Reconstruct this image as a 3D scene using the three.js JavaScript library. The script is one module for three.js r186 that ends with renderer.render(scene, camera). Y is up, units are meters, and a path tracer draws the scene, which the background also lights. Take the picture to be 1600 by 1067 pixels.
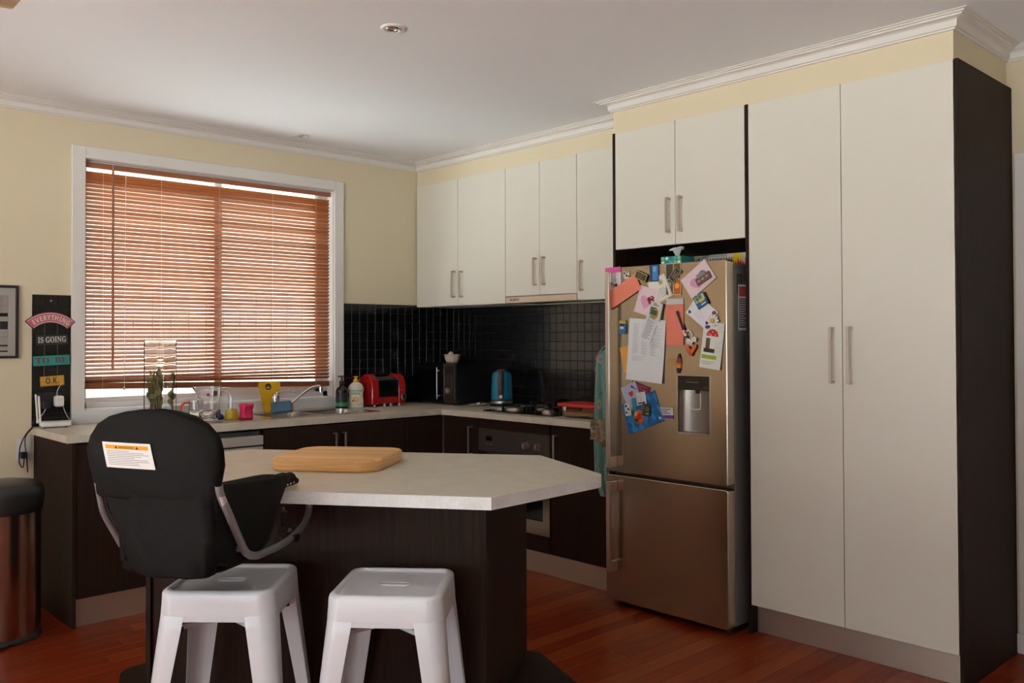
import * as THREE from 'three';
import { RoundedBoxGeometry } from 'three/addons/geometries/RoundedBoxGeometry.js';
import { mergeGeometries } from 'three/addons/utils/BufferGeometryUtils.js';
import { ImprovedNoise } from 'three/addons/math/ImprovedNoise.js';
import { RectAreaLightUniformsLib } from 'three/addons/lights/RectAreaLightUniformsLib.js';

// ---------------------------------------------------------------- camera, sky, sun, window light, exposure
const scene = new THREE.Scene();
const camera = new THREE.PerspectiveCamera(2 * Math.atan(533.5 / 1376.815) * 180 / Math.PI, 1600 / 1067, 0.05, 200);
camera.position.set(0, 1.352, 0);
camera.rotation.order = 'YXZ';
camera.rotation.set(0.0149471, -0.7595206, -0.0032658);
camera.setViewOffset(1600, 1067, 0, 25.868, 1600, 1067);
const renderer = new THREE.WebGLRenderer();
renderer.toneMapping = THREE.LinearToneMapping;
renderer.toneMappingExposure = 1.0;
renderer.shadowMap.enabled = true;
scene.background = new THREE.Color().setRGB(0.78, 0.9, 1.0);
scene.backgroundIntensity = 2.5;
const sun = new THREE.DirectionalLight(new THREE.Color().setRGB(0.92, 1.0, 1.0), 78);
sun.position.set(2 - 9, 17, -7 + 3);
sun.target.position.set(2, 0, -7);
sun.castShadow = true;
Object.assign(sun.shadow.camera, { left: -14, right: 14, top: 14, bottom: -14, near: 1, far: 60 });
sun.shadow.mapSize.set(2048, 2048);
scene.add(sun, sun.target);
RectAreaLightUniformsLib.init();
// daylight that the glazed living-room openings (behind and to the left of the camera) let in
const DOOR = { z0: -3.2, z1: 1.15, y0: 0.3, y1: 1.95 }, WIN2 = { x0: 2.3, x1: 3.2, y0: 0.95, y1: 2.05 };
const skyDoor = new THREE.RectAreaLight(new THREE.Color().setRGB(0.92, 1.0, 0.97), 1.0, DOOR.z1 - DOOR.z0 - 0.1, DOOR.y1 - DOOR.y0 - 0.1);
skyDoor.position.set(-2.58, (DOOR.y0 + DOOR.y1) / 2, (DOOR.z0 + DOOR.z1) / 2);
skyDoor.lookAt(5, (DOOR.y0 + DOOR.y1) / 2, (DOOR.z0 + DOOR.z1) / 2);
const skyWin = new THREE.RectAreaLight(new THREE.Color().setRGB(0.92, 0.98, 1.0), 0.4, WIN2.x1 - WIN2.x0 - 0.1, WIN2.y1 - WIN2.y0 - 0.1);
skyWin.position.set((WIN2.x0 + WIN2.x1) / 2, (WIN2.y0 + WIN2.y1) / 2, 5.48);
skyWin.lookAt((WIN2.x0 + WIN2.x1) / 2, (WIN2.y0 + WIN2.y1) / 2, -5);
scene.add(skyDoor, skyWin);

// ---------------------------------------------------------------- helpers
let seed = 12345;
const rnd = () => { seed = (seed + 0x6d2b79f5) | 0; let t = Math.imul(seed ^ (seed >>> 15), 1 | seed); t = (t + Math.imul(t ^ (t >>> 7), 61 | t)) ^ t; return ((t ^ (t >>> 14)) >>> 0) / 4294967296; };
const rr = (a, b) => a + (b - a) * rnd();
const PI = Math.PI, V2 = (x, y) => new THREE.Vector2(x, y), V3 = (x, y, z) => new THREE.Vector3(x, y, z);
const noise3 = new ImprovedNoise();
const fbm = (x, y, z = 0, o = 4) => { let s = 0, a = 0.5; for (let i = 0; i < o; i++) { s += a * noise3.noise(x, y, z + i * 7.3); x *= 2; y *= 2; a *= 0.5; } return s; };
const lin = (r, g, b) => new THREE.Color().setRGB(r, g, b);
const mat = (name, color, roughness = 0.5, extra = {}) => { const m = new THREE.MeshPhysicalMaterial({ color, roughness, ...extra }); m.name = name; return m; };
const used = new Map();
const numbered = (n) => { const k = used.get(n) ?? 0; used.set(n, k + 1); return k ? `${n}_${String(k).padStart(3, '0')}` : n; };
function mesh(name, geo, m, parent, p = [0, 0, 0], r = [0, 0, 0]) {
  const o = new THREE.Mesh(geo, m);
  o.name = parent === scene ? numbered(name) : name;
  o.position.set(...p); o.rotation.set(...r);
  o.castShadow = o.receiveShadow = true;
  parent.add(o);
  return o;
}
function thing(name, label, category, p = [0, 0, 0], turn = 0, group) {
  const o = new THREE.Group();
  o.name = numbered(name); o.position.set(...p); o.rotation.y = turn;
  o.userData = { label, category };
  if (group) o.userData.group = group;
  scene.add(o);
  return o;
}
function tag(o, label, category, group) { Object.assign(o.userData, { label, category }); if (group) o.userData.group = group; return o; }
function struct(name, geo, m, label, p, r) { const o = mesh(name, geo, m, scene, p, r); o.userData.kind = 'structure'; if (label) { o.userData.label = label; o.userData.category = name.split('_')[0]; } return o; }
function copy(o, label, p, turn) { const c = o.clone(); c.name = numbered(o.name.replace(/_\d{3}$/, '')); c.userData = { ...o.userData, label }; if (p) c.position.set(...p); if (turn !== undefined) c.rotation.y = turn; scene.add(c); return c; }

// uv in metres from the dominant axis of each face
function muv(g, swap = false) {
  g = g.index ? g.toNonIndexed() : g;
  if (!g.attributes.normal) g.computeVertexNormals();
  const p = g.attributes.position, uv = new Float32Array(p.count * 2), a = V3(), b = V3(), c = V3();
  for (let i = 0; i < p.count; i += 3) {
    a.fromBufferAttribute(p, i); b.fromBufferAttribute(p, i + 1).sub(a); c.fromBufferAttribute(p, i + 2).sub(a); b.cross(c);
    const x = Math.abs(b.x), y = Math.abs(b.y), z = Math.abs(b.z);
    for (let k = 0; k < 3; k++) {
      const px = p.getX(i + k), py = p.getY(i + k), pz = p.getZ(i + k);
      let u = px, v = py;
      if (y >= x && y >= z) { u = px; v = pz; } else if (x >= z) { u = pz; v = py; }
      if (swap) [u, v] = [v, u];
      uv[(i + k) * 2] = u; uv[(i + k) * 2 + 1] = v;
    }
  }
  g.setAttribute('uv', new THREE.BufferAttribute(uv, 2));
  return g;
}
const box = (w, h, d, r = 0.0015, s = 1) => muv(r > 0 ? new RoundedBoxGeometry(w, h, d, s, Math.min(r, w / 2.01, h / 2.01, d / 2.01)) : new THREE.BoxGeometry(w, h, d));
const bx = (x0, x1, y0, y1, z0, z1, r = 0) => (r > 0 ? new RoundedBoxGeometry(x1 - x0, y1 - y0, z1 - z0, 1, r) : new THREE.BoxGeometry(x1 - x0, y1 - y0, z1 - z0)).translate((x0 + x1) / 2, (y0 + y1) / 2, (z0 + z1) / 2);
const plain = (g) => { g = g.index ? g.toNonIndexed() : g; for (const k of Object.keys(g.attributes)) if (!['position', 'normal', 'uv'].includes(k)) g.deleteAttribute(k); return g; };
const merge = (...gs) => mergeGeometries(gs.map(plain));
const cyl = (r1, r2, h, n = 24, open = false) => new THREE.CylinderGeometry(r1, r2, h, n, 1, open);
const tube = (pts, r, seg = 40, rad = 10, tension = 0.5) => new THREE.TubeGeometry(new THREE.CatmullRomCurve3(pts.map((p) => V3(...p)), false, 'catmullrom', tension), seg, r, rad);
const lathe = (pts, n = 40) => new THREE.LatheGeometry(pts.map((p) => V2(...p)), n);
function roundedPoly(pts, rs) { // closed polygon with rounded corners
  const s = new THREE.Shape(), n = pts.length;
  for (let i = 0; i < n; i++) {
    const p = V2(...pts[i]), a = V2(...pts[(i + n - 1) % n]), b = V2(...pts[(i + 1) % n]), r = Array.isArray(rs) ? rs[i] : rs;
    const da = a.clone().sub(p).normalize(), db = b.clone().sub(p).normalize();
    if (r <= 0) { i ? s.lineTo(p.x, p.y) : s.moveTo(p.x, p.y); continue; }
    const half = Math.acos(THREE.MathUtils.clamp(da.dot(db), -1, 1)) / 2, t = r / Math.tan(half);
    const q0 = p.clone().addScaledVector(da, t), q1 = p.clone().addScaledVector(db, t), c = p.clone().addScaledVector(da.clone().add(db).normalize(), r / Math.sin(half));
    i ? s.lineTo(q0.x, q0.y) : s.moveTo(q0.x, q0.y);
    const a0 = Math.atan2(q0.y - c.y, q0.x - c.x); let d = Math.atan2(q1.y - c.y, q1.x - c.x) - a0;
    while (d > PI) d -= 2 * PI; while (d < -PI) d += 2 * PI;
    for (let k = 1; k <= 8; k++) s.lineTo(c.x + r * Math.cos(a0 + d * k / 8), c.y + r * Math.sin(a0 + d * k / 8));
  }
  s.closePath();
  return s;
}
const rectShape = (w, h, r = 0) => roundedPoly([[-w / 2, -h / 2], [w / 2, -h / 2], [w / 2, h / 2], [-w / 2, h / 2]], r);
const extr = (shape, depth, bevel = 0, seg = 1) => new THREE.ExtrudeGeometry(shape, { depth: depth - 2 * bevel, bevelEnabled: bevel > 0, bevelSize: bevel, bevelThickness: bevel, bevelOffset: -bevel, bevelSegments: seg, curveSegments: 12 }).translate(0, 0, bevel);
// shape drawn in plan (x, -z) -> slab whose bottom is at y = 0
const planSlab = (shape, h, bevel = 0) => muv(extr(shape, h, bevel).rotateX(-PI / 2));
// uv 0..1 over a rectangle of the xy plane
function uvRect(g, x0, y0, x1, y1) { const p = g.attributes.position, uv = new Float32Array(p.count * 2); for (let i = 0; i < p.count; i++) { uv[2 * i] = (p.getX(i) - x0) / (x1 - x0); uv[2 * i + 1] = (p.getY(i) - y0) / (y1 - y0); } g.setAttribute('uv', new THREE.BufferAttribute(uv, 2)); return g; }
// rings of points lofted into one surface
function loft(rings, closed = true, caps = true) {
  const n = rings[0].length, pos = [], idx = [];
  for (const r of rings) for (const p of r) pos.push(...p);
  const m = closed ? n : n - 1;
  for (let i = 0; i + 1 < rings.length; i++) for (let j = 0; j < m; j++) { const a = i * n + j, b = i * n + (j + 1) % n, c = a + n, d = b + n; idx.push(a, b, c, b, d, c); }
  if (caps) for (const [i, flip] of [[0, true], [rings.length - 1, false]]) { const c = [0, 0, 0]; for (const p of rings[i]) for (let k = 0; k < 3; k++) c[k] += p[k] / n; const k = pos.length / 3; pos.push(...c); for (let j = 0; j < n; j++) { const a = i * n + j, b = i * n + (j + 1) % n; flip ? idx.push(b, a, k) : idx.push(a, b, k); } }
  const g = new THREE.BufferGeometry();
  g.setAttribute('position', new THREE.Float32BufferAttribute(pos, 3));
  g.setIndex(idx); g.computeVertexNormals();
  const uv = new Float32Array(pos.length / 3 * 2); for (let i = 0; i < uv.length / 2; i++) { uv[2 * i] = pos[3 * i] + pos[3 * i + 2]; uv[2 * i + 1] = pos[3 * i + 1]; }
  g.setAttribute('uv', new THREE.BufferAttribute(uv, 2));
  return g;
}
// surface from f(s, t) -> [x, y, z]
function sheet(f, ns, nt) {
  const pos = [], uv = [], idx = [];
  for (let j = 0; j <= nt; j++) for (let i = 0; i <= ns; i++) { pos.push(...f(i / ns, j / nt)); uv.push(i / ns, j / nt); }
  for (let j = 0; j < nt; j++) for (let i = 0; i < ns; i++) { const a = j * (ns + 1) + i, b = a + 1, c = a + ns + 1, d = c + 1; idx.push(a, b, c, b, d, c); }
  const g = new THREE.BufferGeometry();
  g.setAttribute('position', new THREE.Float32BufferAttribute(pos, 3)); g.setAttribute('uv', new THREE.Float32BufferAttribute(uv, 2));
  g.setIndex(idx); g.computeVertexNormals();
  return g;
}
// a tile or board: a block whose upper edges (local +z) are chamfered, 18 triangles
function chamferBlock(w, h, t, c) {
  const a = w / 2, b = h / 2, P = [[-a, -b, 0], [a, -b, 0], [a, b, 0], [-a, b, 0], [-a, -b, t - c], [a, -b, t - c], [a, b, t - c], [-a, b, t - c], [-a + c, -b + c, t], [a - c, -b + c, t], [a - c, b - c, t], [-a + c, b - c, t]];
  const pos = [];
  const q = (i, j, k, l) => { for (const n of [i, j, k, i, k, l]) pos.push(...P[n]); };
  for (const o of [0, 4]) for (let i = 0; i < 4; i++) { const j = (i + 1) % 4; q(o + i, o + j, o + 4 + j, o + 4 + i); }
  q(8, 9, 10, 11);
  const g = new THREE.BufferGeometry();
  g.setAttribute('position', new THREE.Float32BufferAttribute(pos, 3)); g.computeVertexNormals();
  return muv(g);
}

// ---------------------------------------------------------------- computed textures
function grayTex(w, h, f, repeat, srgb = true) {
  const d = new Uint8Array(w * h * 4);
  for (let y = 0; y < h; y++) for (let x = 0; x < w; x++) { const v = Math.max(0, Math.min(255, Math.round(255 * f(x / w, y / h)))), i = (y * w + x) * 4; d[i] = d[i + 1] = d[i + 2] = v; d[i + 3] = 255; }
  const t = new THREE.DataTexture(d, w, h);
  t.wrapS = t.wrapT = THREE.RepeatWrapping; t.magFilter = THREE.LinearFilter; t.minFilter = THREE.LinearMipmapLinearFilter; t.generateMipmaps = true;
  if (repeat) t.repeat.set(...repeat);
  if (srgb) t.colorSpace = THREE.SRGBColorSpace;
  t.needsUpdate = true;
  return t;
}
// seamless noise on a torus of periods pu, pv
const tile = (u, v, pu, pv, z = 0, o = 3) => { let s = 0, a = 0.5, k = 1; for (let i = 0; i < o; i++) { const x = u * pu * k, y = v * pv * k, P = pu * k, Q = pv * k; s += a * ((1 - u) * (1 - v) * noise3.noise(x, y, z + i) + u * (1 - v) * noise3.noise(x - P, y, z + i) + (1 - u) * v * noise3.noise(x, y - Q, z + i) + u * v * noise3.noise(x - P, y - Q, z + i)); a *= 0.5; k *= 2; } return s; };
const grainTex = grayTex(512, 512, (u, v) => 0.8 + 0.34 * tile(u, v, 40, 3, 1, 3) + 0.16 * tile(u, v, 120, 8, 5, 2), [2, 1]);     // grain along v
const grainBump = grayTex(512, 512, (u, v) => 0.5 + 0.6 * tile(u, v, 60, 4, 9, 3), [2, 1], false);
const boardTex = grayTex(1024, 256, (u, v) => { const w = tile(u, v, 2, 3, 3, 2) * 1.5; return 0.8 + 0.3 * tile(u, v + w * 0.08, 4, 30, 7, 3) + 0.1 * tile(u, v, 12, 90, 2, 2); }, [0.6, 2.2]);   // grain along u
const laminateTex = grayTex(512, 512, (u, v) => 0.93 + 0.12 * tile(u, v, 6, 6, 4, 4) + 0.07 * tile(u, v, 50, 50, 8, 2), [2, 2]);
const plasterBump = grayTex(256, 256, (u, v) => 0.5 + 0.5 * tile(u, v, 30, 30, 4, 3), [2.5, 2.5], false);
const brushTex = grayTex(256, 512, (u, v) => 0.5 + 0.5 * tile(u, v, 3, 180, 6, 2), [1.5, 2], false);
const weaveBump = grayTex(256, 256, (u, v) => 0.5 + 0.25 * Math.sin(u * 2 * PI * 40) * Math.sin(v * 2 * PI * 40) + 0.4 * tile(u, v, 8, 8, 3, 3), [5, 5], false);
const bambooTex = grayTex(512, 256, (u, v) => 0.93 + 0.06 * (Math.floor(v * 8) % 3 - 1) + 0.22 * tile(u, v, 4, 60, 2, 3), [2, 2.5]);
function canvasTex(w, h, draw) {
  const c = document.createElement('canvas'); c.width = w; c.height = h;
  const g = c.getContext('2d'); draw(g, w, h);
  const t = new THREE.CanvasTexture(c); t.colorSpace = THREE.SRGBColorSpace; t.anisotropy = 4;
  return t;
}

// ---------------------------------------------------------------- materials
const M = {
  wall: mat('cream wall paint', lin(0.71, 0.615, 0.43), 0.85, { bumpMap: plasterBump, bumpScale: 0.0006 }),
  ceiling: mat('ceiling paint', lin(0.85, 0.845, 0.85), 0.9, { bumpMap: plasterBump, bumpScale: 0.0004 }),
  trim: mat('white gloss trim', lin(0.74, 0.70, 0.65), 0.45),
  door: mat('white cabinet laminate', lin(0.69, 0.65, 0.56), 0.42),
  carcass: mat('white carcass board', lin(0.62, 0.59, 0.54), 0.6),
  wenge: mat('dark wenge laminate', lin(0.042, 0.0235, 0.0155), 0.55, { specularIntensity: 0.2, map: grainTex, bumpMap: grainBump, bumpScale: 0.0003 }),
  top: mat('pale stone laminate', lin(0.72, 0.67, 0.545), 0.34, { map: laminateTex }),
  topEdge: mat('pale stone laminate edge', lin(0.87, 0.87, 0.85), 0.4, { map: laminateTex }),
  steel: mat('brushed stainless steel', lin(0.47, 0.40, 0.315), 0.22, { metalness: 1, bumpMap: brushTex, bumpScale: 0.00006 }),
  kick: mat('brushed aluminium kickboard', lin(0.72, 0.66, 0.55), 0.45, { metalness: 1 }),
  handle: mat('satin nickel handle', lin(0.55, 0.50, 0.44), 0.36, { metalness: 1 }),
  chrome: mat('chrome', lin(0.75, 0.75, 0.75), 0.12, { metalness: 1 }),
  darkSteel: mat('dark grey appliance steel', lin(0.07, 0.062, 0.055), 0.45, { metalness: 0.4 }),
  blackGlass: mat('black glass', lin(0.008, 0.008, 0.009), 0.08),
  black: mat('black plastic', lin(0.012, 0.012, 0.012), 0.45),
  rubber: mat('black rubber', lin(0.015, 0.015, 0.015), 0.8),
  tile: mat('black glazed tile', lin(0.008, 0.008, 0.009), 0.12),
  grout: mat('dark grout', lin(0.035, 0.033, 0.03), 0.9),
  white: mat('white plastic', lin(0.74, 0.73, 0.70), 0.4),
  stool: mat('white powder coat', lin(0.76, 0.79, 0.82), 0.28, { clearcoat: 0.3, clearcoatRoughness: 0.2 }),
  glass: mat('clear glass', lin(1, 1, 1), 0.02, { transmission: 1, thickness: 0.01, ior: 1.48 }),
  pane: mat('window pane', lin(1, 1, 1), 0.0, { transmission: 1, thickness: 0, ior: 1.45 }),
  valance: mat('orange brown timber valance', lin(0.33, 0.115, 0.05), 0.45),
  rail: mat('dark stained timber rail', lin(0.26, 0.075, 0.028), 0.45),
  cord: mat('pale blind cord', lin(0.7, 0.6, 0.5), 0.8),
  alu: mat('white aluminium frame', lin(0.72, 0.72, 0.72), 0.4),
  fabric: mat('black chair fabric', lin(0.0075, 0.0065, 0.0058), 0.7, { bumpMap: weaveBump, bumpScale: 0.0012, specularIntensity: 0.3 }),
  tubeGrey: mat('grey powder coated tube', lin(0.30, 0.30, 0.30), 0.35, { metalness: 0.5 }),
  bamboo: mat('oiled timber board', lin(1.0, 0.56, 0.20), 0.35, { map: bambooTex }),
  red: mat('glossy red enamel', lin(0.42, 0.010, 0.010), 0.2, { clearcoat: 0.5 }),
  redPlastic: mat('red plastic', lin(0.62, 0.03, 0.02), 0.4),
  teal: mat('glossy teal enamel', lin(0.010, 0.20, 0.34), 0.22, { clearcoat: 0.5 }),
  paper: mat('white paper', lin(0.74, 0.72, 0.70), 0.85),
  salmon: mat('salmon paper', lin(0.80, 0.235, 0.15), 0.85),
  string: mat('string', lin(0.22, 0.19, 0.15), 0.9),
};
const printed = (name, w, h, draw, rough = 0.7) => mat(name, lin(0.86, 0.86, 0.86), rough, { map: canvasTex(w, h, draw) });

// ---------------------------------------------------------------- the room
const WZ = -5.03, RX = 4.18, LX = -2.6, FZ = 5.5, CY = 2.595, T = 0.14;
const WIN = { x0: 1.597, x1: 3.152, y0: 0.97, y1: 2.33 };
struct('wall_back', muv(merge(bx(LX - T, WIN.x0, -0.1, CY + 0.1, WZ - T, WZ), bx(WIN.x1, RX + T, -0.1, CY + 0.1, WZ - T, WZ), bx(WIN.x0, WIN.x1, -0.1, WIN.y0, WZ - T, WZ), bx(WIN.x0, WIN.x1, WIN.y1, CY + 0.1, WZ - T, WZ))), M.wall, 'cream painted wall with the blind-covered kitchen window');
struct('wall_right', muv(bx(RX, RX + T, -0.1, CY + 0.1, WZ, FZ)), M.wall, 'cream painted wall behind the cabinets and fridge');
struct('wall_left', muv(merge(bx(LX - T, LX, -0.1, CY + 0.1, WZ, DOOR.z0), bx(LX - T, LX, -0.1, CY + 0.1, DOOR.z1, FZ), bx(LX - T, LX, DOOR.y1, CY + 0.1, DOOR.z0, DOOR.z1), bx(LX - T, LX, -0.1, DOOR.y0, DOOR.z0, DOOR.z1))), M.wall, 'cream living room wall with the glazed door opening');
struct('wall_front', muv(merge(bx(LX - T, WIN2.x0, -0.1, CY + 0.1, FZ, FZ + T), bx(WIN2.x1, RX + T, -0.1, CY + 0.1, FZ, FZ + T), bx(WIN2.x0, WIN2.x1, -0.1, WIN2.y0, FZ, FZ + T), bx(WIN2.x0, WIN2.x1, WIN2.y1, CY + 0.1, FZ, FZ + T))), M.wall, 'cream living room wall with a window');
struct('ceiling', muv(bx(LX, RX, CY, CY + 0.1, WZ, FZ)), M.ceiling, 'off-white plaster ceiling over the kitchen');
struct('roof', muv(bx(LX - 0.25, RX + 0.25, CY + 0.1, CY + 0.22, WZ - 0.2, FZ + 0.9)), M.trim, 'flat roof with an eave over the living room window');
struct('wall_bulkhead', muv(bx(3.842, RX, 2.434, CY, WZ, -2.985)), M.wall, 'cream bulkhead above the shallow wall cupboards');
struct('wall_bulkhead', muv(bx(3.575, RX, 2.424, CY, -2.985, -1.282)), M.wall, 'deep cream bulkhead above the fridge and pantry');

// cornice: one profile swept along the wall line with mitred corners
function sweepPlan(path, profile, closed = false) { // room lies to the right of the path direction seen from above (x right, z down)
  const pos = [], n = path.length;
  const nor = (a, b) => { const dx = b[0] - a[0], dz = b[1] - a[1], l = Math.hypot(dx, dz); return [-dz / l, dx / l]; };
  const rings = path.map((p, i) => {
    const a = i ? nor(path[i - 1], p) : nor(p, path[i + 1]), b = i + 1 < n ? nor(p, path[i + 1]) : a;
    const d = 1 + a[0] * b[0] + a[1] * b[1], m = [(a[0] + b[0]) / d, (a[1] + b[1]) / d];
    return profile.map(([o, y]) => [p[0] + m[0] * o, y, p[1] + m[1] * o]);
  });
  for (let i = 0; i + 1 < n; i++) for (let j = 0; j + 1 < profile.length; j++) { const a = rings[i][j], b = rings[i][j + 1], c = rings[i + 1][j], d = rings[i + 1][j + 1]; pos.push(...a, ...c, ...b, ...b, ...c, ...d); }
  const g = new THREE.BufferGeometry();
  g.setAttribute('position', new THREE.Float32BufferAttribute(pos, 3)); g.computeVertexNormals();
  return muv(g);
}
const cornice = [[0, -0.057], [0.011, -0.057], [0.012, -0.051], [0.020, -0.049], [0.022, -0.025], [0.028, -0.020], [0.052, -0.0175], [0.052, -0.0115], [0.064, -0.0100], [0.064, -0.0050], [0.076, -0.0040], [0.076, 0.001]].map(([p, y]) => [p, CY + y]);
struct('trim_1', sweepPlan([[LX, FZ], [LX, WZ], [3.842, WZ], [3.842, -2.985], [3.575, -2.985], [3.575, -1.282], [RX, -1.282], [RX, FZ], [LX, FZ]], cornice), M.trim, 'stepped white plaster cornice round the ceiling');

// floor: boards that can be told apart are parts; the rest of the room is one part
const floor = struct('floor', muv(bx(LX - T, RX + T, -0.14, -0.02, WZ - T, FZ + T)), M.grout, 'polished red-brown timber strip floor');
const BW = 0.0865;
{
  const tones = [[0.35, 0.048, 0.011], [0.31, 0.040, 0.010], [0.39, 0.062, 0.015], [0.29, 0.034, 0.008], [0.42, 0.078, 0.020], [0.34, 0.045, 0.011]];
  const mats = tones.map((t, i) => { const tx = boardTex.clone(); tx.offset.set(i * 0.17, i * 0.31); tx.needsUpdate = true; return mat('red gum floorboard', lin(...t), 0.32, { map: tx, specularIntensity: 0.25 }); });
  const rest = [];
  let row = 0;
  for (let z = -4.46; z < FZ; z += BW, row++) {
    const near = z + BW < -0.95;
    let x = LX - rr(0, 1.6);
    while (x < RX) {
      const len = rr(1.1, 2.6), a = Math.max(LX, x), b = Math.min(RX, x + len);
      x += len;
      if (b - a < 0.02) continue;
      const g = chamferBlock(b - a - 0.0012, BW - 0.0012, 0.019, 0.0008).rotateX(-PI / 2);
      if (near && b > 0.2) mesh('floorboard', g, mats[Math.floor(rnd() * mats.length)], floor, [(a + b) / 2, -0.019, z + BW / 2]);
      else rest.push(g.translate((a + b) / 2, -0.019, z + BW / 2));
    }
  }
  const r = mesh('floorboards', muv(merge(...rest, bx(LX, RX, -0.019, 0, WZ, -4.46))), mats[0], floor);
  r.userData.kind = 'stuff';
  mesh('knot', new THREE.CircleGeometry(1, 16).scale(0.017, 0.008, 1).rotateX(-PI / 2), mat('dark knot', lin(0.02, 0.01, 0.008), 0.4), floor, [3.13, 0.0006, -1.85], [0, 0.2, 0]);
}
// skirting and door frame beyond the pantry
struct('baseboard_right', bx(RX - 0.014, RX, 0, 0.085, -1.262, FZ, 0.004), M.trim, 'white skirting board beyond the pantry');
struct('trim_2', merge(bx(RX - 0.018, RX, 0.085, 2.14, -1.252, -1.18, 0.005), bx(RX - 0.018, RX, 2.07, 2.14, -1.18, -0.36, 0.005), bx(RX - 0.018, RX, 0.085, 2.14, -0.36, -0.29, 0.005)), M.trim, 'white door architrave just past the pantry side');
{
  const d = struct('door_1', box(0.03, 2.06, 0.82, 0.003), M.trim, 'white flush door on the right wall', [RX - 0.012, 1.035, -0.77]);
  mesh('door_handle', cyl(0.024, 0.024, 0.05), M.handle, d, [-0.04, -0.03, 0.34], [0, 0, PI / 2]);
}
// living-room glazing, out of the frame
function glazing(name, w, h, panes, p, turn, label) {
  const g = new THREE.Group(); g.name = name; g.position.set(...p); g.rotation.y = turn; g.userData = { kind: 'structure', label, category: 'window' }; scene.add(g);
  const f = 0.05;
  mesh('window_frame', merge(bx(-w / 2, w / 2, 0, f, -0.03, 0.03), bx(-w / 2, w / 2, h - f, h, -0.03, 0.03), bx(-w / 2, -w / 2 + f, 0, h, -0.03, 0.03), bx(w / 2 - f, w / 2, 0, h, -0.03, 0.03), ...Array.from({ length: panes - 1 }, (_, i) => bx(-w / 2 + (i + 1) * w / panes - f / 2, -w / 2 + (i + 1) * w / panes + f / 2, 0, h, -0.03, 0.03))), M.alu, g);
  for (let i = 0; i < panes; i++) mesh('pane', new THREE.PlaneGeometry(w / panes - f, h - 2 * f), M.pane, g, [-w / 2 + (i + 0.5) * w / panes, h / 2, 0]);
}
glazing('window_2', DOOR.z1 - DOOR.z0, DOOR.y1 - DOOR.y0, 3, [LX - 0.07, DOOR.y0, (DOOR.z0 + DOOR.z1) / 2], PI / 2, 'glazed living room doors behind the photographer');
glazing('window_3', WIN2.x1 - WIN2.x0, WIN2.y1 - WIN2.y0, 2, [(WIN2.x0 + WIN2.x1) / 2, WIN2.y0, FZ + 0.07], PI, 'living room window behind the photographer');

// kitchen window: architrave, sliding frame, panes
{
  const g = new THREE.Group(); g.name = 'window_1'; g.userData = { kind: 'structure', label: 'white framed sliding window behind the timber blind', category: 'window' }; scene.add(g);
  const { x0, x1, y0, y1 } = WIN, a = 0.068, zf = WZ - 0.105;
  const fr = (m, x, X, y, Y, z0, z1, r = 0.003) => mesh(m, bx(x, X, y, Y, z0, z1, r), m === 'architrave' ? M.trim : M.alu, g);
  fr('architrave', x0 - a, x0, y0 - 0.002, y1 + 0.066, WZ, WZ + 0.018); fr('architrave', x1, x1 + a, y0 - 0.002, y1 + 0.066, WZ, WZ + 0.018);
  fr('architrave', x0, x1, y1, y1 + 0.066, WZ, WZ + 0.018); fr('window_sill', x0 - a, x1 + a, 0.9005, y0, WZ, WZ + 0.018);
  for (const [x, X, y, Y] of [[x0, x0 + 0.004, y0, y1], [x1 - 0.004, x1, y0, y1], [x0, x1, y1 - 0.004, y1], [x0, x1, y0, y0 + 0.004]]) mesh('reveal_lining', bx(x, X, y, Y, WZ - T, WZ), M.trim, g);
  const mx = 2.39;
  mesh('window_frame', merge(bx(x0, x1, y0, y0 + 0.035, zf - 0.03, zf + 0.03), bx(x0, x1, y1 - 0.018, y1, zf - 0.03, zf + 0.03), bx(x0, x0 + 0.035, y0, y1, zf - 0.03, zf + 0.03), bx(x1 - 0.035, x1, y0, y1, zf - 0.03, zf + 0.03)), M.alu, g);
  mesh('sash', merge(bx(x0 + 0.035, mx + 0.02, y0 + 0.035, y0 + 0.06, zf - 0.022, zf), bx(x0 + 0.035, mx + 0.02, y1 - 0.03, y1 - 0.018, zf - 0.022, zf), bx(mx - 0.02, mx + 0.02, y0 + 0.035, y1 - 0.018, zf - 0.022, zf)), M.alu, g);
  mesh('sash', merge(bx(mx - 0.02, x1 - 0.035, y0 + 0.035, y0 + 0.085, zf, zf + 0.022), bx(mx - 0.02, x1 - 0.035, y1 - 0.03, y1 - 0.018, zf, zf + 0.022), bx(mx - 0.022, mx + 0.025, y0 + 0.035, y1 - 0.018, zf, zf + 0.022), bx(x1 - 0.09, x1 - 0.035, y0 + 0.035, y1 - 0.018, zf, zf + 0.022)), M.alu, g);
  mesh('pane', new THREE.PlaneGeometry(mx - x0 - 0.055, y1 - y0 - 0.09), M.pane, g, [(x0 + mx + 0.015) / 2, (y0 + y1) / 2 + 0.015, zf - 0.011]);
  mesh('pane', new THREE.PlaneGeometry(x1 - mx - 0.115, y1 - y0 - 0.115), M.pane, g, [(x1 + mx - 0.065) / 2, (y0 + y1) / 2 + 0.0275, zf + 0.011]);
}
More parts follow.
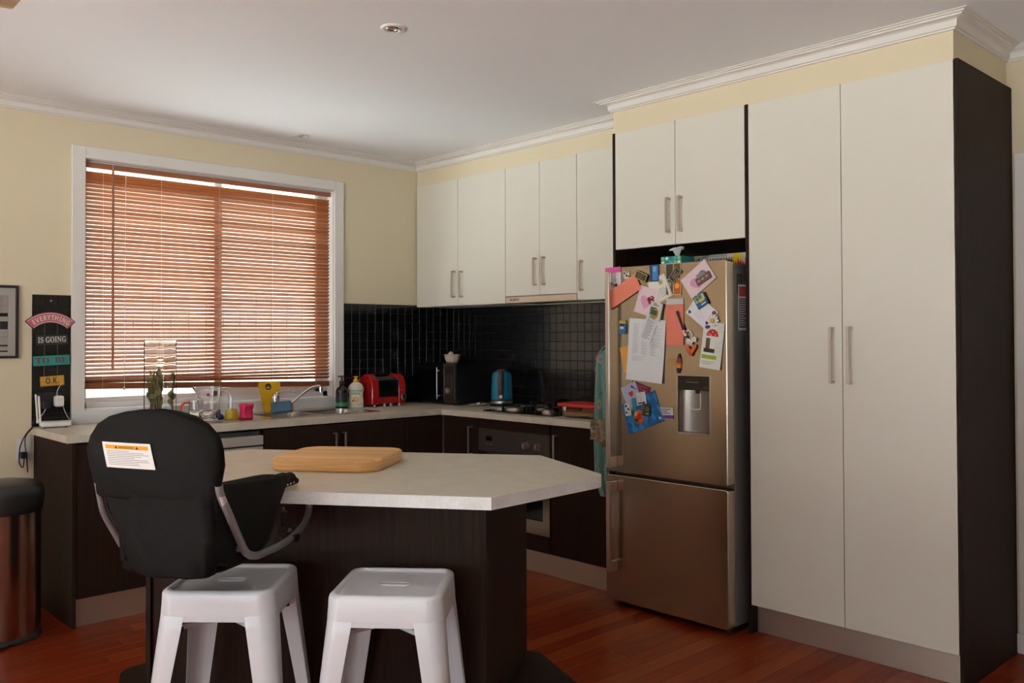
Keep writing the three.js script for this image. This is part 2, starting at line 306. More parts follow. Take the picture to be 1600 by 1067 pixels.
// outside: sunlit paving, a paling fence and the next house's wall
struct('wall_neighbour', muv(bx(-6, 12, -0.2, 5.2, -10.2, -9.9)), mat('beige rendered wall', lin(0.36, 0.31, 0.22), 0.9, { bumpMap: plasterBump, bumpScale: 0.002 }), 'beige wall of the next house beyond the fence');
const ground = struct('ground', muv(new THREE.PlaneGeometry(60, 60).rotateX(-PI / 2)), mat('pale concrete paving', lin(0.47, 0.48, 0.49), 0.9, { map: laminateTex }), 'pale concrete yard outside', [0, -0.2, 0]);
struct('patio_pavement', muv(new THREE.PlaneGeometry(14, 15).rotateX(-PI / 2)), mat('white limestone paving', lin(0.60, 0.60, 0.59), 0.9, { map: laminateTex }), 'white limestone patio outside the living room', [-10, -0.19, 0.5]);
{
  const f = thing('fence', 'beige paling fence seen through the kitchen window', 'fence', [3.2, -0.2, -8.1]);
  const pal = chamferBlock(0.158, 2.0, 0.02, 0.003), pm = [0.70, 0.64, 0.67].map((k) => mat('cream painted paling', lin(k * 0.42, k * 0.37, k * 0.27), 0.8));
  for (let i = 0; i < 44; i++) mesh('paling', pal, pm[i % 3], f, [-3.7 + i * 0.17, 1.02, 0]);
  for (const y of [0.35, 1.0, 1.7]) mesh('rail', box(7.5, 0.07, 0.04, 0), pm[1], f, [0, y, -0.021]);
}

// ---------------------------------------------------------------- tiled splashbacks
const TP = 0.0615;
function splashback(label, p, turn, w, h, keep = 1e9) { // front faces local +z, origin at the lower corner on its left
  const s = thing('tile_splashback', label, 'splashback', p, turn);
  mesh('grout_bed', box(w, h, 0.003, 0), M.grout, s, [w / 2, h / 2, 0.0025]);
  const nx = Math.floor(w / TP + 0.02), ny = Math.round(h / TP), px = w / nx, py = h / ny, g = chamferBlock(px - 0.003, py - 0.003, 0.006, 0.0004), rest = [];
  for (let i = nx - 1; i >= 0; i--) for (let j = 0; j < ny; j++) {
    const at = [(i + 0.5) * px, (j + 0.5) * py, 0.003], tilt = [rr(-0.003, 0.003), rr(-0.003, 0.003), 0];
    if (keep-- > 0) mesh('tile', g, M.tile, s, at, tilt);
    else rest.push(g.clone().translate(...at));
  }
  if (rest.length) mesh('tiles', merge(...rest), M.tile, s).userData.kind = 'stuff';
}
splashback('narrow black tile strip behind the hanging word signs', [1.341, 0.9, WZ], 0, 0.186, 0.687);
splashback('black tile splashback between the window and the corner', [3.221, 0.9, WZ], 0, RX - 3.221 - 0.009, 0.687);
splashback('black tile splashback behind the cooktop and kettle', [RX, 0.9, WZ + 0.009], -PI / 2, -2.985 - WZ - 0.009, 0.673, 297);

// ---------------------------------------------------------------- cabinets: local front at z = 0 facing +z, base centre at the origin
const handleGeo = (len) => merge(box(0.011, len, 0.009, 0.001).translate(0, 0, 0.031), box(0.011, 0.011, 0.028, 0.001).translate(0, len / 2 - 0.0055, 0.014), box(0.011, 0.011, 0.028, 0.001).translate(0, -len / 2 + 0.0055, 0.014));
const handleCache = new Map();
const handleOf = (len) => { if (!handleCache.has(len)) handleCache.set(len, handleGeo(len)); return handleCache.get(len); };
function doorOf(parent, x0, x1, y0, y1, m, hx, hy, hl, gap = 0.0015) {
  const d = mesh('door', box(x1 - x0 - 2 * gap, y1 - y0 - 2 * gap, 0.018, 0.0012), m, parent, [(x0 + x1) / 2, (y0 + y1) / 2, -0.009]);
  if (hl) mesh('handle', handleOf(hl), M.handle, d, [hx - (x0 + x1) / 2, hy - (y0 + y1) / 2, 0.009]);
  return d;
}
function cabinet(name, label, category, p, turn, w, h, depth, bodyMat) {
  const c = thing(name, label, category, p, turn);
  mesh('body', box(w - 0.001, h, depth - 0.02, 0.001), bodyMat, c, [0, h / 2, -0.02 - (depth - 0.02) / 2]);
  return c;
}
const RT = -PI / 2; // turn of everything along the right wall: local x -> world z
// wall cupboards along the right wall
{
  const X = 3.832, D = RX - X - 0.001;
  const span = (z0, z1) => [(z0 + z1) / 2, z1 - z0];
  let [zc, w] = span(-5.029, -4.0955), h = 2.434 - 1.573, c = cabinet('wall_cupboard', 'white two-door wall cupboard in the corner above the microwave', 'cupboard', [X, 1.573, zc], RT, w, h, D, M.carcass);
  const L = (z) => z - zc;
  doorOf(c, L(-5.02), L(-4.565), 0, h, M.door, L(-4.597), 0.145, 0.182); doorOf(c, L(-4.565), L(-4.0955), 0, h, M.door, L(-4.518), 0.143, 0.178);
  [zc, w] = span(-4.0945, -3.4825); h = 2.434 - 1.615;
  c = cabinet('wall_cupboard', 'white two-door wall cupboard above the range hood', 'cupboard', [X, 1.615, zc], RT, w, h, D, M.carcass);
  doorOf(c, L(-4.0945), L(-3.788), 0, h, M.door, L(-3.818), 0.144, 0.172); doorOf(c, L(-3.788), L(-3.4825), 0, h, M.door, L(-3.744), 0.145, 0.174);
  [zc, w] = span(-3.4815, -2.986); h = 2.434 - 1.573;
  c = cabinet('wall_cupboard', 'white single-door wall cupboard between range hood and fridge', 'cupboard', [X, 1.573, zc], RT, w, h, D, M.carcass);
  doorOf(c, L(-3.4815), L(-2.986), 0, h, M.door, L(-3.437), 0.142, 0.178);
  // slide-out range hood
  const r = thing('range_hood', 'slim steel range hood strip under the white wall cupboards', 'range hood', [X, 1.573, -3.7885], RT);
  const hoodTex = printed('printed steel front', 512, 32, (g) => { g.fillStyle = '#d8cfc2'; g.fillRect(0, 0, 512, 32); g.fillStyle = '#2a2420'; g.font = 'bold 17px sans-serif'; g.fillText('BLANCO', 34, 22); });
  hoodTex.metalness = 1; hoodTex.roughness = 0.4;
  mesh('front_strip', uvRect(new RoundedBoxGeometry(0.608, 0.038, 0.02, 1, 0.0015), -0.304, -0.019, 0.304, 0.019), hoodTex, r, [0, 0.02, -0.01]);
  mesh('housing', box(0.606, 0.034, D - 0.025, 0.001), M.darkSteel, r, [0, 0.023, -0.022 - (D - 0.025) / 2]);
  for (const x of [-0.15, 0.15]) mesh('grease_filter', box(0.26, 0.004, 0.2, 0.001), M.steel, r, [x, 0.004, -0.18]);
}
// fridge recess: two dark panels, the cupboard over it
const XF = 3.565;
{
  for (const [z, h, lab] of [[-2.976, 2.424, 'tall dark timber panel between fridge and wall cupboards'], [-2.186, 2.424, 'tall dark timber panel between fridge and white pantry']]) tag(mesh('end_panel', box(RX - XF - 0.001, h, 0.016, 0.001), M.wenge, scene, [(RX + XF) / 2, h / 2, z]), lab, 'panel');
  const c = cabinet('fridge_cupboard', 'white two-door cupboard above the fridge', 'cupboard', [XF, 1.81, -2.581], RT, 0.773, 0.614, RX - XF - 0.001, M.wenge), L = (z) => z + 2.581;
  doorOf(c, L(-2.966), L(-2.585), 0, 0.614, M.door, L(-2.618), 0.147, 0.175); doorOf(c, L(-2.585), L(-2.195), 0, 0.614, M.door, L(-2.546), 0.147, 0.175);
}
// pantry
{
  const c = cabinet('pantry_cupboard', 'tall white two-door pantry with dark timber side', 'pantry', [XF, 0, -1.72], RT, 0.916, 2.423, RX - XF - 0.001, M.carcass), L = (z) => z + 1.72;
  c.children[0].geometry = box(0.882, 2.29, RX - XF - 0.024, 0.001); c.children[0].position.set(L(-1.7275), 0.132 + 1.145, -0.021 - (RX - XF - 0.024) / 2);
  doorOf(c, L(-2.177), L(-1.734), 0.132, 2.423, M.door, L(-1.775), 1.275, 0.238); doorOf(c, L(-1.734), L(-1.2795), 0.132, 2.423, M.door, L(-1.698), 1.276, 0.24);
  mesh('side_panel', box(0.016, 2.424, RX - XF - 0.001, 0.001), M.wenge, c, [L(-1.27), 1.212, -(RX - XF) / 2]);
  mesh('kickboard', box(0.895, 0.13, 0.012, 0.001), M.kick, c, [L(-1.729), 0.0655, -0.06]);
}
// base cupboards under the window
const BZ = -4.42, BD = BZ - WZ - 0.001, BXF = 3.585, BXD = RX - BXF - 0.001, BH = 0.863;
{
  const mk = (x0, x1, label, doors) => {
    const c = cabinet('base_cupboard', label, 'cupboard', [(x0 + x1) / 2, 0.13, BZ], 0, x1 - x0, BH - 0.131, BD, M.wenge);
    for (const [a, b, hx] of doors) doorOf(c, a - (x0 + x1) / 2, b - (x0 + x1) / 2, 0, BH - 0.136, M.wenge, (hx ?? 0) - (x0 + x1) / 2, 0.59, hx ? 0.18 : 0);
    return c;
  };
  const e = mk(1.37, 1.729, 'dark timber base cupboard at the end beside the bin', [[1.37, 1.729]]);
  mesh('side_panel', box(0.018, BH - 0.001, BD + 0.006, 0.001), M.wenge, e, [1.361 - 1.5495, (BH - 0.001) / 2 - 0.13, -BD / 2 + 0.003]);
  const sk = mk(2.331, 3.29, 'dark timber two-door base cupboard under the sink', [[2.331, 2.801, 2.77], [2.801, 3.29, 2.832]]).children[0]; // lower carcass leaves room for the bowls
  sk.geometry = box(0.957, 0.60, BD - 0.02, 0.001); sk.position.y = 0.30;
  mk(3.291, 3.584, 'dark timber corner base cupboard under the red toaster', [[3.291, 3.582]]);
  const mr = (z0, z1, label, doors) => {
    const zc = (z0 + z1) / 2, c = cabinet('base_cupboard', label, 'cupboard', [BXF, 0.13, zc], RT, z1 - z0, BH - 0.131, BXD, M.wenge);
    for (const [a, b, hz] of doors) doorOf(c, a - zc, b - zc, 0, BH - 0.136, M.wenge, (hz ?? 0) - zc, 0.59, hz ? 0.18 : 0);
    return c;
  };
  const cr = mr(-4.418, -4.084, 'dark timber base cupboard between the corner and the oven', [[-4.416, -4.084, -4.138]]);
  mesh('corner_strip', box(0.005, BH - 0.137, 0.006, 0.0005), M.handle, cr, [-4.417 + 4.251, (BH - 0.137) / 2, 0.003]);
  mr(-3.463, -2.985, 'dark timber base cupboard between the oven and the fridge', [[-3.463, -2.985, -3.41]]);
  tag(mesh('kickboard', box(3.618 - 1.374, 0.129, 0.012, 0.001), M.kick, scene, [(3.618 + 1.374) / 2, 0.0645, -4.384 - 0.006 - 0.05]), 'brushed metal kickboard under the window base cupboards', 'kickboard');
  tag(mesh('kickboard', box(0.012, 0.129, 4.43 - 2.985, 0.001), M.kick, scene, [3.626, 0.0645, -(4.43 + 2.985) / 2]), 'brushed metal kickboard under the oven', 'kickboard');
}
// dishwasher
{
  const d = thing('dishwasher', 'pale steel dishwasher under the worktop beside the sink cupboard', 'dishwasher', [2.03, 0, BZ]);
  const w = 0.596;
  mesh('body', box(w - 0.006, 0.72, BD - 0.04, 0.002), M.darkSteel, d, [0, 0.49, -0.035 - (BD - 0.04) / 2]);
  const dm = mat('pale appliance steel', lin(0.50, 0.48, 0.44), 0.42, { metalness: 0.35 });
  mesh('handle_strip', box(w, 0.052, 0.03, 0.004), dm, d, [0, 0.802, -0.014]);
  const cp = mesh('control_panel', box(w, 0.075, 0.026, 0.003), dm, d, [0, 0.73, -0.016]);
  for (const x of [0.0, 0.06, 0.14, 0.19, 0.235]) mesh('button', cyl(0.0035, 0.0035, 0.004, 12), M.black, cp, [x, 0.012, 0.014], [PI / 2, 0, 0]);
  mesh('door', box(w, 0.56, 0.026, 0.003), dm, d, [0, 0.41, -0.016]);
}
// oven built in under the cooktop
{
  const o = thing('oven', 'built-in dark steel oven under the cooktop', 'oven', [BXF, 0.13, -3.7735], RT);
  const w = 0.607;
  mesh('body', box(w - 0.01, 0.66, BXD - 0.05, 0.002), M.darkSteel, o, [0, 0.38, -0.04 - (BXD - 0.05) / 2]);
  const cp = mesh('control_panel', box(w, 0.136, 0.022, 0.002), M.darkSteel, o, [0, 0.602, -0.009]);
  mesh('display', box(0.05, 0.026, 0.002, 0.0005), M.blackGlass, cp, [-0.205, 0.012, 0.0115]);
  for (const x of [-0.22, -0.185]) mesh('button', cyl(0.004, 0.004, 0.006, 12), M.handle, cp, [x, -0.022, 0.012], [PI / 2, 0, 0]);
  for (const x of [0.119, 0.222]) mesh('knob', merge(cyl(0.020, 0.024, 0.012, 28).rotateX(PI / 2), cyl(0.0185, 0.0195, 0.014, 28).rotateX(PI / 2).translate(0, 0, 0.012), box(0.008, 0.036, 0.01, 0.002).translate(0, 0, 0.021)), M.handle, cp, [x, -0.004, 0.017], [0, 0, x > 0.2 ? -0.3 : 0]);
  const dr = mesh('oven_door', extr((() => { const s = rectShape(w, 0.43, 0.004); s.holes.push(rectShape(w - 0.11, 0.27, 0.01)); return s; })(), 0.022, 0.001), M.steel, o, [0, 0.312, -0.02]);
  mesh('glass', box(w - 0.10, 0.28, 0.006, 0.001), M.blackGlass, dr, [0, 0, 0.009]);
  mesh('handle', merge(cyl(0.008, 0.008, 0.46, 16).rotateZ(PI / 2).translate(0, 0, 0.045), cyl(0.006, 0.006, 0.04, 12).rotateX(PI / 2).translate(-0.2, 0, 0.02), cyl(0.006, 0.006, 0.04, 12).rotateX(PI / 2).translate(0.2, 0, 0.02)), M.handle, dr, [0, 0.18, 0.022]);
  mesh('fascia', box(w, 0.056, 0.018, 0.001), M.wenge, o, [0, 0.7, -0.009]);
  mesh('fascia', box(w, 0.094, 0.018, 0.001), M.wenge, o, [0, 0.048, -0.009]);
}
// L-shaped worktop with a cut-out for the sink
const SINK = { x0: 2.02, x1: 3.17, z0: -4.965, z1: -4.50 };
{
  const s = roundedPoly([[1.335, -WZ], [1.335, 4.437], [XF, 4.412], [XF, 2.986], [RX, 2.986], [RX, -WZ]], 0);
  const y = (z) => -z;
  const hole = new THREE.Path([V2(SINK.x0 + 0.02, y(SINK.z1 - 0.02)), V2(SINK.x1 - 0.02, y(SINK.z1 - 0.02)), V2(SINK.x1 - 0.02, y(SINK.z0 + 0.02)), V2(SINK.x0 + 0.02, y(SINK.z0 + 0.02))]);
  s.holes.push(hole);
  tag(mesh('worktop', planSlab(s, 0.0365, 0.001), M.top, scene, [0, 0.8635, 0]), 'pale L-shaped laminate worktop running under the window and cooktop', 'worktop');
}
// inset steel sink
{
  const s = thing('kitchen_sink', 'stainless steel double sink with drainer set under the window', 'sink', [(SINK.x0 + SINK.x1) / 2, 0.9, (SINK.z0 + SINK.z1) / 2]);
  const w = SINK.x1 - SINK.x0, d = SINK.z1 - SINK.z0, rim = rectShape(w, d, 0.03), sm = mat('polished sink steel', lin(0.58, 0.56, 0.53), 0.25, { metalness: 1 });
  const bowls = [[0.03, 0.29, 0.33], [0.355, 0.33, 0.34]];
  for (const [bx0, bw, bd] of bowls) rim.holes.push(roundedPoly([[bx0 - bw / 2, -bd / 2 - 0.02], [bx0 + bw / 2, -bd / 2 - 0.02], [bx0 + bw / 2, bd / 2 - 0.02], [bx0 - bw / 2, bd / 2 - 0.02]], 0.05));
  mesh('rim', planSlab(rim, 0.004, 0.001), sm, s);
  for (const [bx0, bw, bd] of bowls) {
    const ring = (k, y) => rectShape(bw * k, bd * k, 0.05 * k).getPoints().slice(0, -1).map((p) => [bx0 + p.x, y, 0.02 + p.y]);
    const b = mesh('bowl', loft([ring(1, 0.003), ring(0.985, -0.02), ring(0.95, -0.14), ring(0.86, -0.155)], true, false), sm, s);
    mesh('bowl_floor', cyl(1, 1, 0.002, 4, false).rotateY(PI / 4).scale(bw * 0.61, 1, bd * 0.61), sm, b, [bx0, -0.156, 0.02]);
    mesh('drain', lathe([[0, 0.004], [0.03, 0.002], [0.04, 0.004], [0.042, 0]], 24), M.chrome, b, [bx0, -0.154, 0.02]);
  }
  for (let i = 0; i < 7; i++) mesh('drainer_rib', box(0.28, 0.004, 0.012, 0.0018), sm, s, [-0.36, 0.0045, -0.12 + i * 0.042]);
}
// mixer tap
{
  const t = thing('mixer_tap', 'chrome mixer tap behind the sink with swung-out spout', 'tap', [2.675, 0.904, -4.925]);
  mesh('tap_body', lathe([[0, 0], [0.03, 0], [0.03, 0.008], [0.024, 0.012], [0.022, 0.06], [0.024, 0.085], [0.022, 0.108], [0.012, 0.116], [0, 0.117]], 28), M.chrome, t);
  const sp = mesh('spout', tube([[0, 0.035, 0.005], [0.05, 0.03, 0.02], [0.10, 0.06, 0.03], [0.17, 0.115, 0.045], [0.22, 0.144, 0.055], [0.265, 0.15, 0.065], [0.275, 0.14, 0.067]], 0.0095, 48, 12), M.chrome, t);
  mesh('aerator', cyl(0.0115, 0.0115, 0.032, 18), M.chrome, sp, [0.275, 0.128, 0.067]);
  mesh('lever', merge(box(0.016, 0.02, 0.02, 0.004).translate(0.01, 0.115, 0), tube([[0.01, 0.118, 0], [0.06, 0.128, 0.004], [0.105, 0.137, 0.006]], 0.0042, 16, 8)), M.chrome, t);
}
// gas cooktop
{
  const c = thing('gas_cooktop', 'black glass gas cooktop set into the worktop', 'cooktop', [3.90, 0.9, -3.81], RT);
  mesh('glass_plate', box(0.60, 0.006, 0.50, 0.002), M.blackGlass, c, [0, 0.003, 0]);
  for (const [x, z, r] of [[-0.17, 0.10, 0.048], [0.13, 0.11, 0.033], [-0.16, -0.13, 0.036], [0.13, -0.13, 0.042]]) {
    const b = mesh('burner', lathe([[0, 0.02], [r * 0.95, 0.018], [r, 0.012], [r * 1.15, 0.01], [r * 1.2, 0]], 28), M.handle, c, [x, 0.006, z]);
    mesh('burner_cap', lathe([[0, 0.007], [r * 0.72, 0.006], [r * 0.8, 0.002], [r * 0.8, 0]], 28), M.black, b, [0, 0.0195, 0]);
    const q = 0.105, bars = [];
    for (let k = 0; k < 4; k++) bars.push(box(0.07, 0.008, 0.008, 0.001).translate(0.07, 0.034, 0).rotateY(k * PI / 2), box(0.008, 0.036, 0.008, 0.001).translate(q, 0.018, 0).rotateY(k * PI / 2));
    mesh('trivet', merge(...bars), M.black, c, [x, 0.006, z]);
  }
  for (let i = 0; i < 4; i++) mesh('knob', merge(cyl(0.016, 0.018, 0.014, 20), box(0.006, 0.012, 0.03, 0.001).translate(0, 0.012, 0)), M.handle, c, [0.255, 0.013, -0.15 + i * 0.08]);
}

// ---------------------------------------------------------------- timber venetian blind
{
  const b = thing('venetian_blind', 'orange-brown timber venetian blind lowered over the kitchen window', 'blind', [2.37, 1.0, -5.062]);
  const x0 = 1.607, x1 = 3.137, w = x1 - x0, pitch = 0.0223, top = 2.258, ox = 2.37, oy = 1.0;
  mesh('headrail', box(w + 0.006, 0.026, 0.03, 0.002), M.alu, b, [0, 2.312 - oy, 0.0]);
  mesh('valance', box(w + 0.006, 0.03, 0.006, 0.002), M.valance, b, [0, 2.302 - oy, 0.019]);
  const yl = 1.100, yr = 1.056, slope = Math.atan2(yr - yl, w);
  mesh('bottom_rail', box(w, 0.034, 0.022, 0.005, 2), M.rail, b, [0, (yl + yr) / 2 - oy, 0], [0, 0, slope]);
  // slat: a shallow curved strip, room edge raised
  const arc = (k) => -0.0012 * (1 - (2 * k - 1) ** 2);
  const prof = [0, 0.25, 0.5, 0.75, 1].map((k) => [(k - 0.5) * 0.025, -arc(k)]);
  const slat = loft([-w / 2, w / 2].map((x) => [...prof.map(([z, y]) => [x, y + 0.0013, z]), ...[...prof].reverse().map(([z, y]) => [x, y - 0.0013, z])]));
  const flat = slat.toNonIndexed(); flat.computeVertexNormals();
  const tones = [[0.39, 0.128, 0.038], [0.35, 0.11, 0.033], [0.43, 0.145, 0.044]].map((c) => mat('orange brown timber slat', lin(...c), 0.45, { specularIntensity: 0.5 }));
  const n = Math.floor((top - yr - 0.02) / pitch);
  for (let i = 0; i < n; i++) {
    const left = Math.max(top - i * pitch, yl + 0.024 + (n - 1 - i) * 0.0085), right = top - i * pitch + rr(-0.0012, 0.0012);
    const s = mesh('slat', flat, tones[Math.floor(rnd() * 3)], b, [0, (left + right) / 2 - oy, rr(-0.0005, 0.0005)]);
    s.rotation.set(-0.66 - (i < 3 ? 0.3 - 0.08 * i : 0) + rr(-0.04, 0.04), 0, Math.atan2(right - left, w), 'ZXY');
  }
  for (const x of [1.70, 2.02, 2.37, 2.72, 3.03]) for (const z of [-0.0135, 0.0135]) mesh('ladder_cord', cyl(0.0007, 0.0007, top + 0.03 - yr, 5), M.cord, b, [x - ox, (top + 0.03 + yr) / 2 - oy, z]);
  mesh('tilt_wand', cyl(0.006, 0.006, 1.10, 10), M.valance, b, [1.745 - ox, 1.735 - oy, 0.033]);
  mesh('wand_hook', cyl(0.0012, 0.0012, 0.05, 6), M.alu, b, [1.745 - ox, 2.30 - oy, 0.031]);
  mesh('pull_cord', tube([[1.815 - ox, 2.29 - oy, 0.03], [1.812 - ox, 1.7 - oy, 0.03], [1.81 - ox, 1.09 - oy, 0.029]], 0.0016, 20, 6), M.cord, b);
  mesh('cord_tassel', lathe([[0, 0.022], [0.003, 0.02], [0.007, 0.004], [0.007, 0], [0, 0]], 12), M.cord, b, [1.81 - ox, 1.072 - oy, 0.029]);
}

// ---------------------------------------------------------------- island bench, turned about 54 degrees to the walls
// island plan coordinates: e along its front edge, n from the front edge inwards; local axes of a group turned by IT are (e, y, -n)
const IT = -0.9422, EX = [Math.cos(-IT), Math.sin(-IT)], NX = [EX[1], -EX[0]];
const isl = (e, n) => [e * EX[0] + n * NX[0], e * EX[1] + n * NX[1]];
const IC = [-1.12, 2.912], [ix, iz] = isl(...IC);
const q = (e, n) => [e - IC[0], n - IC[1]]; // plan point relative to the island's middle
{
  const is = thing('kitchen_island', 'dark timber kitchen island with pale pointed benchtop', 'island', [ix, 0, iz], IT);
  const outline = [q(-0.515, 2.455), q(-0.225, 2.912), q(-0.515, 3.37), q(-1.725, 3.37), q(-2.015, 2.912), q(-1.725, 2.455)];
  const body = extr(roundedPoly(outline, [0.003, 0.085, 0.003, 0.003, 0.085, 0.003]), 0.0365, 0).rotateX(-PI / 2);
  const topMesh = mesh('benchtop', muv(body), [M.top, M.topEdge], is, [0, 0.8635, 0]);
  topMesh.geometry.clearGroups();
  { // lids get the top laminate, the edge strip its own
    const g = topMesh.geometry, p = g.attributes.position, a = V3(), b = V3(), c = V3(); let runs = [], last = -1;
    for (let i = 0; i < p.count; i += 3) { a.fromBufferAttribute(p, i); b.fromBufferAttribute(p, i + 1).sub(a); c.fromBufferAttribute(p, i + 2).sub(a); b.cross(c).normalize(); const k = Math.abs(b.y) > 0.5 ? 0 : 1; if (k !== last) { runs.push([i, 0, k]); last = k; } runs[runs.length - 1][1] += 3; }
    for (const [s, n, k] of runs) g.addGroup(s, n, k);
  }
  const [e0, n0] = q(-1.70, 2.63), [e1, n1] = q(-0.568, 3.368);
  mesh('carcass', muv(bx(e0 + 0.018, e1 - 0.018, 0.02, 0.8625, -n1 + 0.003, -n0 - 0.003)), M.wenge, is);
  mesh('end_panel', muv(bx(e0, e0 + 0.017, 0, 0.863, -n1, -n0 + 0.012, 0.001)), M.wenge, is);
  mesh('end_panel', muv(bx(e1 - 0.017, e1, 0, 0.863, -n1, -n0, 0.001)), M.wenge, is);
  mesh('front_panel', muv(bx(e0 + 0.017, e1 - 0.017, 0, 0.863, -n0 - 0.004, -n0 + 0.0, 0.001)), M.wenge, is);
  for (const s of [1, -1]) { // open curved shelf under each pointed end
    const o = [q(-0.567, 2.64), q(-0.515, 2.47), q(-0.235, 2.912), q(-0.515, 3.355), q(-0.567, 3.36)].map(([x, y]) => [s * (x - (s > 0 ? 0 : 0.013)), y]);
    if (s < 0) o.reverse();
    mesh('shelf', planSlab(roundedPoly(o, [0, 0.02, 0.085, 0.02, 0]), 0.018, 0.001), M.wenge, is, [0, 0.132, 0]);
    const k = [q(-0.567, 2.72), q(-0.30, 2.912), q(-0.567, 3.3)].map(([x, y]) => [s * (x - (s > 0 ? 0 : 0.013)), y]);
    if (s < 0) k.reverse();
    mesh('plinth', planSlab(roundedPoly(k, [0, 0.06, 0]), 0.131, 0), M.wenge, is);
  }
}
{
  const [x, z] = isl(-1.187, 3.005), b = thing('chopping_board', 'thick pale timber chopping board with rounded corners on the island', 'chopping board', [x, 0.9, z], IT + 0.02);
  mesh('board', planSlab(rectShape(0.392, 0.375, 0.075), 0.042, 0.006), M.bamboo, b);
}

// ---------------------------------------------------------------- metal stools
function makeStool() {
  const s = thing('bar_stool', 'x', 'stool');
  const H = 0.66, S = 0.157, SB = 0.216;
  const sq = (h, r, y, n = 6) => { const out = []; for (const [cx, cz, a0] of [[1, 1, 0], [-1, 1, PI / 2], [-1, -1, PI], [1, -1, 1.5 * PI]]) for (let k = 0; k <= n; k++) { const a = a0 + k / n * PI / 2; out.push([cx * (h - r) + r * Math.cos(a), y, cz * (h - r) + r * Math.sin(a)]); } return out; };
  // seat pan: skirt, rolled rim and the step down to the recessed panel
  mesh('seat_rim', loft([sq(S + 0.0035, 0.045, H - 0.066), sq(S + 0.002, 0.045, H - 0.04), sq(S + 0.0015, 0.044, H - 0.036), sq(S, 0.042, H - 0.012), sq(S - 0.0025, 0.04, H - 0.005), sq(S - 0.008, 0.036, H - 0.0008), sq(S - 0.014, 0.032, H), sq(S - 0.020, 0.027, H - 0.001), sq(S - 0.0225, 0.025, H - 0.005), sq(S - 0.0235, 0.024, H - 0.0085), sq(S - 0.030, 0.02, H - 0.009)].map((r) => r.reverse()), true, false), M.stool, s);
  const pan = rectShape(2 * (S - 0.0295), 2 * (S - 0.0295), 0.02); pan.holes.push(rectShape(0.08, 0.024, 0.0118));
  const seat = mesh('seat', extr(pan, 0.002, 0).rotateX(-PI / 2), M.stool, s, [0, H - 0.0108, 0]);
  const lip = (h, y) => rectShape(0.08 + 2 * h, 0.024 + 2 * h, 0.0118 + h).getPoints().slice(0, -1).map((p) => [p.x, y, p.y]);
  mesh('slot_rim', loft([lip(0.004, 0.002), lip(0.002, 0.0045), lip(0, 0.002), lip(0, -0.012)], true, false), M.stool, seat);
  // legs: folded angle, wide at the top and narrow at the foot
  for (let k = 0; k < 4; k++) {
    const rings = [];
    for (let i = 0; i <= 10; i++) {
      const t = i / 10, y = (H - 0.045) * (1 - t) + 0.012 * t, h = S + (SB - S) * t, arm = 0.040 + 0.038 * (1 - t) ** 1.2, r = 0.04 - 0.014 * t, out = [], inn = [], th = 0.0016;
            out.push([h, h - arm]);
      for (let j = 0; j <= 6; j++) { const a = j / 6 * PI / 2; out.push([h - r + r * Math.cos(a), h - r + r * Math.sin(a)]); inn.unshift([h - r + (r - th) * Math.cos(a), h - r + (r - th) * Math.sin(a)]); }
      out.push([h - arm, h]); inn.unshift([h - arm, h - th]); inn.push([h - th, h - arm]);
      rings.push([...out, ...inn].map(([x, z]) => [x, y, z]));
    }
    const leg = mesh('leg', loft(rings).rotateY(k * PI / 2), M.stool, s);
    const f = SB - 0.014, c = Math.cos(k * PI / 2), d = Math.sin(k * PI / 2);
    mesh('foot', box(0.036, 0.016, 0.036, 0.005), M.rubber, leg, [f * c + f * d, 0.008, -f * d + f * c]);
  }
  for (let k = 0; k < 4; k++) mesh('apron_plate', box(0.196, 0.03, 0.002, 0.0008), M.stool, s, [(S + 0.0012) * Math.sin(k * PI / 2), H - 0.068, (S + 0.0012) * Math.cos(k * PI / 2)], [0, k * PI / 2, 0]);
  for (const [k, y] of [[1, 0.555], [-1, 0.548]]) {
    const br = mesh('cross_brace', merge(box(0.385, 0.0025, 0.02, 0.0008), box(0.385, 0.012, 0.0025, 0.0008).translate(0, -0.006, 0.009)), M.stool, s, [0, y, 0], [0, k * PI / 4, 0]);
    for (const x of [-0.165, 0.165]) mesh('bumper', box(0.03, 0.016, 0.022, 0.003), M.rubber, br, [x, -0.01, 0]);
  }
  return s;
}
const stool = makeStool();
stool.userData.label = 'white metal stool standing free at the island, second from the bin';
{ const [x, z] = isl(-0.792, 2.422); stool.position.set(x, 0, z); stool.rotation.y = IT + 0.12; stool.userData.group = 'white metal stools at the island'; }
{ const [x, z] = isl(-1.272, 2.39); copy(stool, 'white metal stool under the black clip-on baby chair', [x, 0, z], IT + 0.17); }

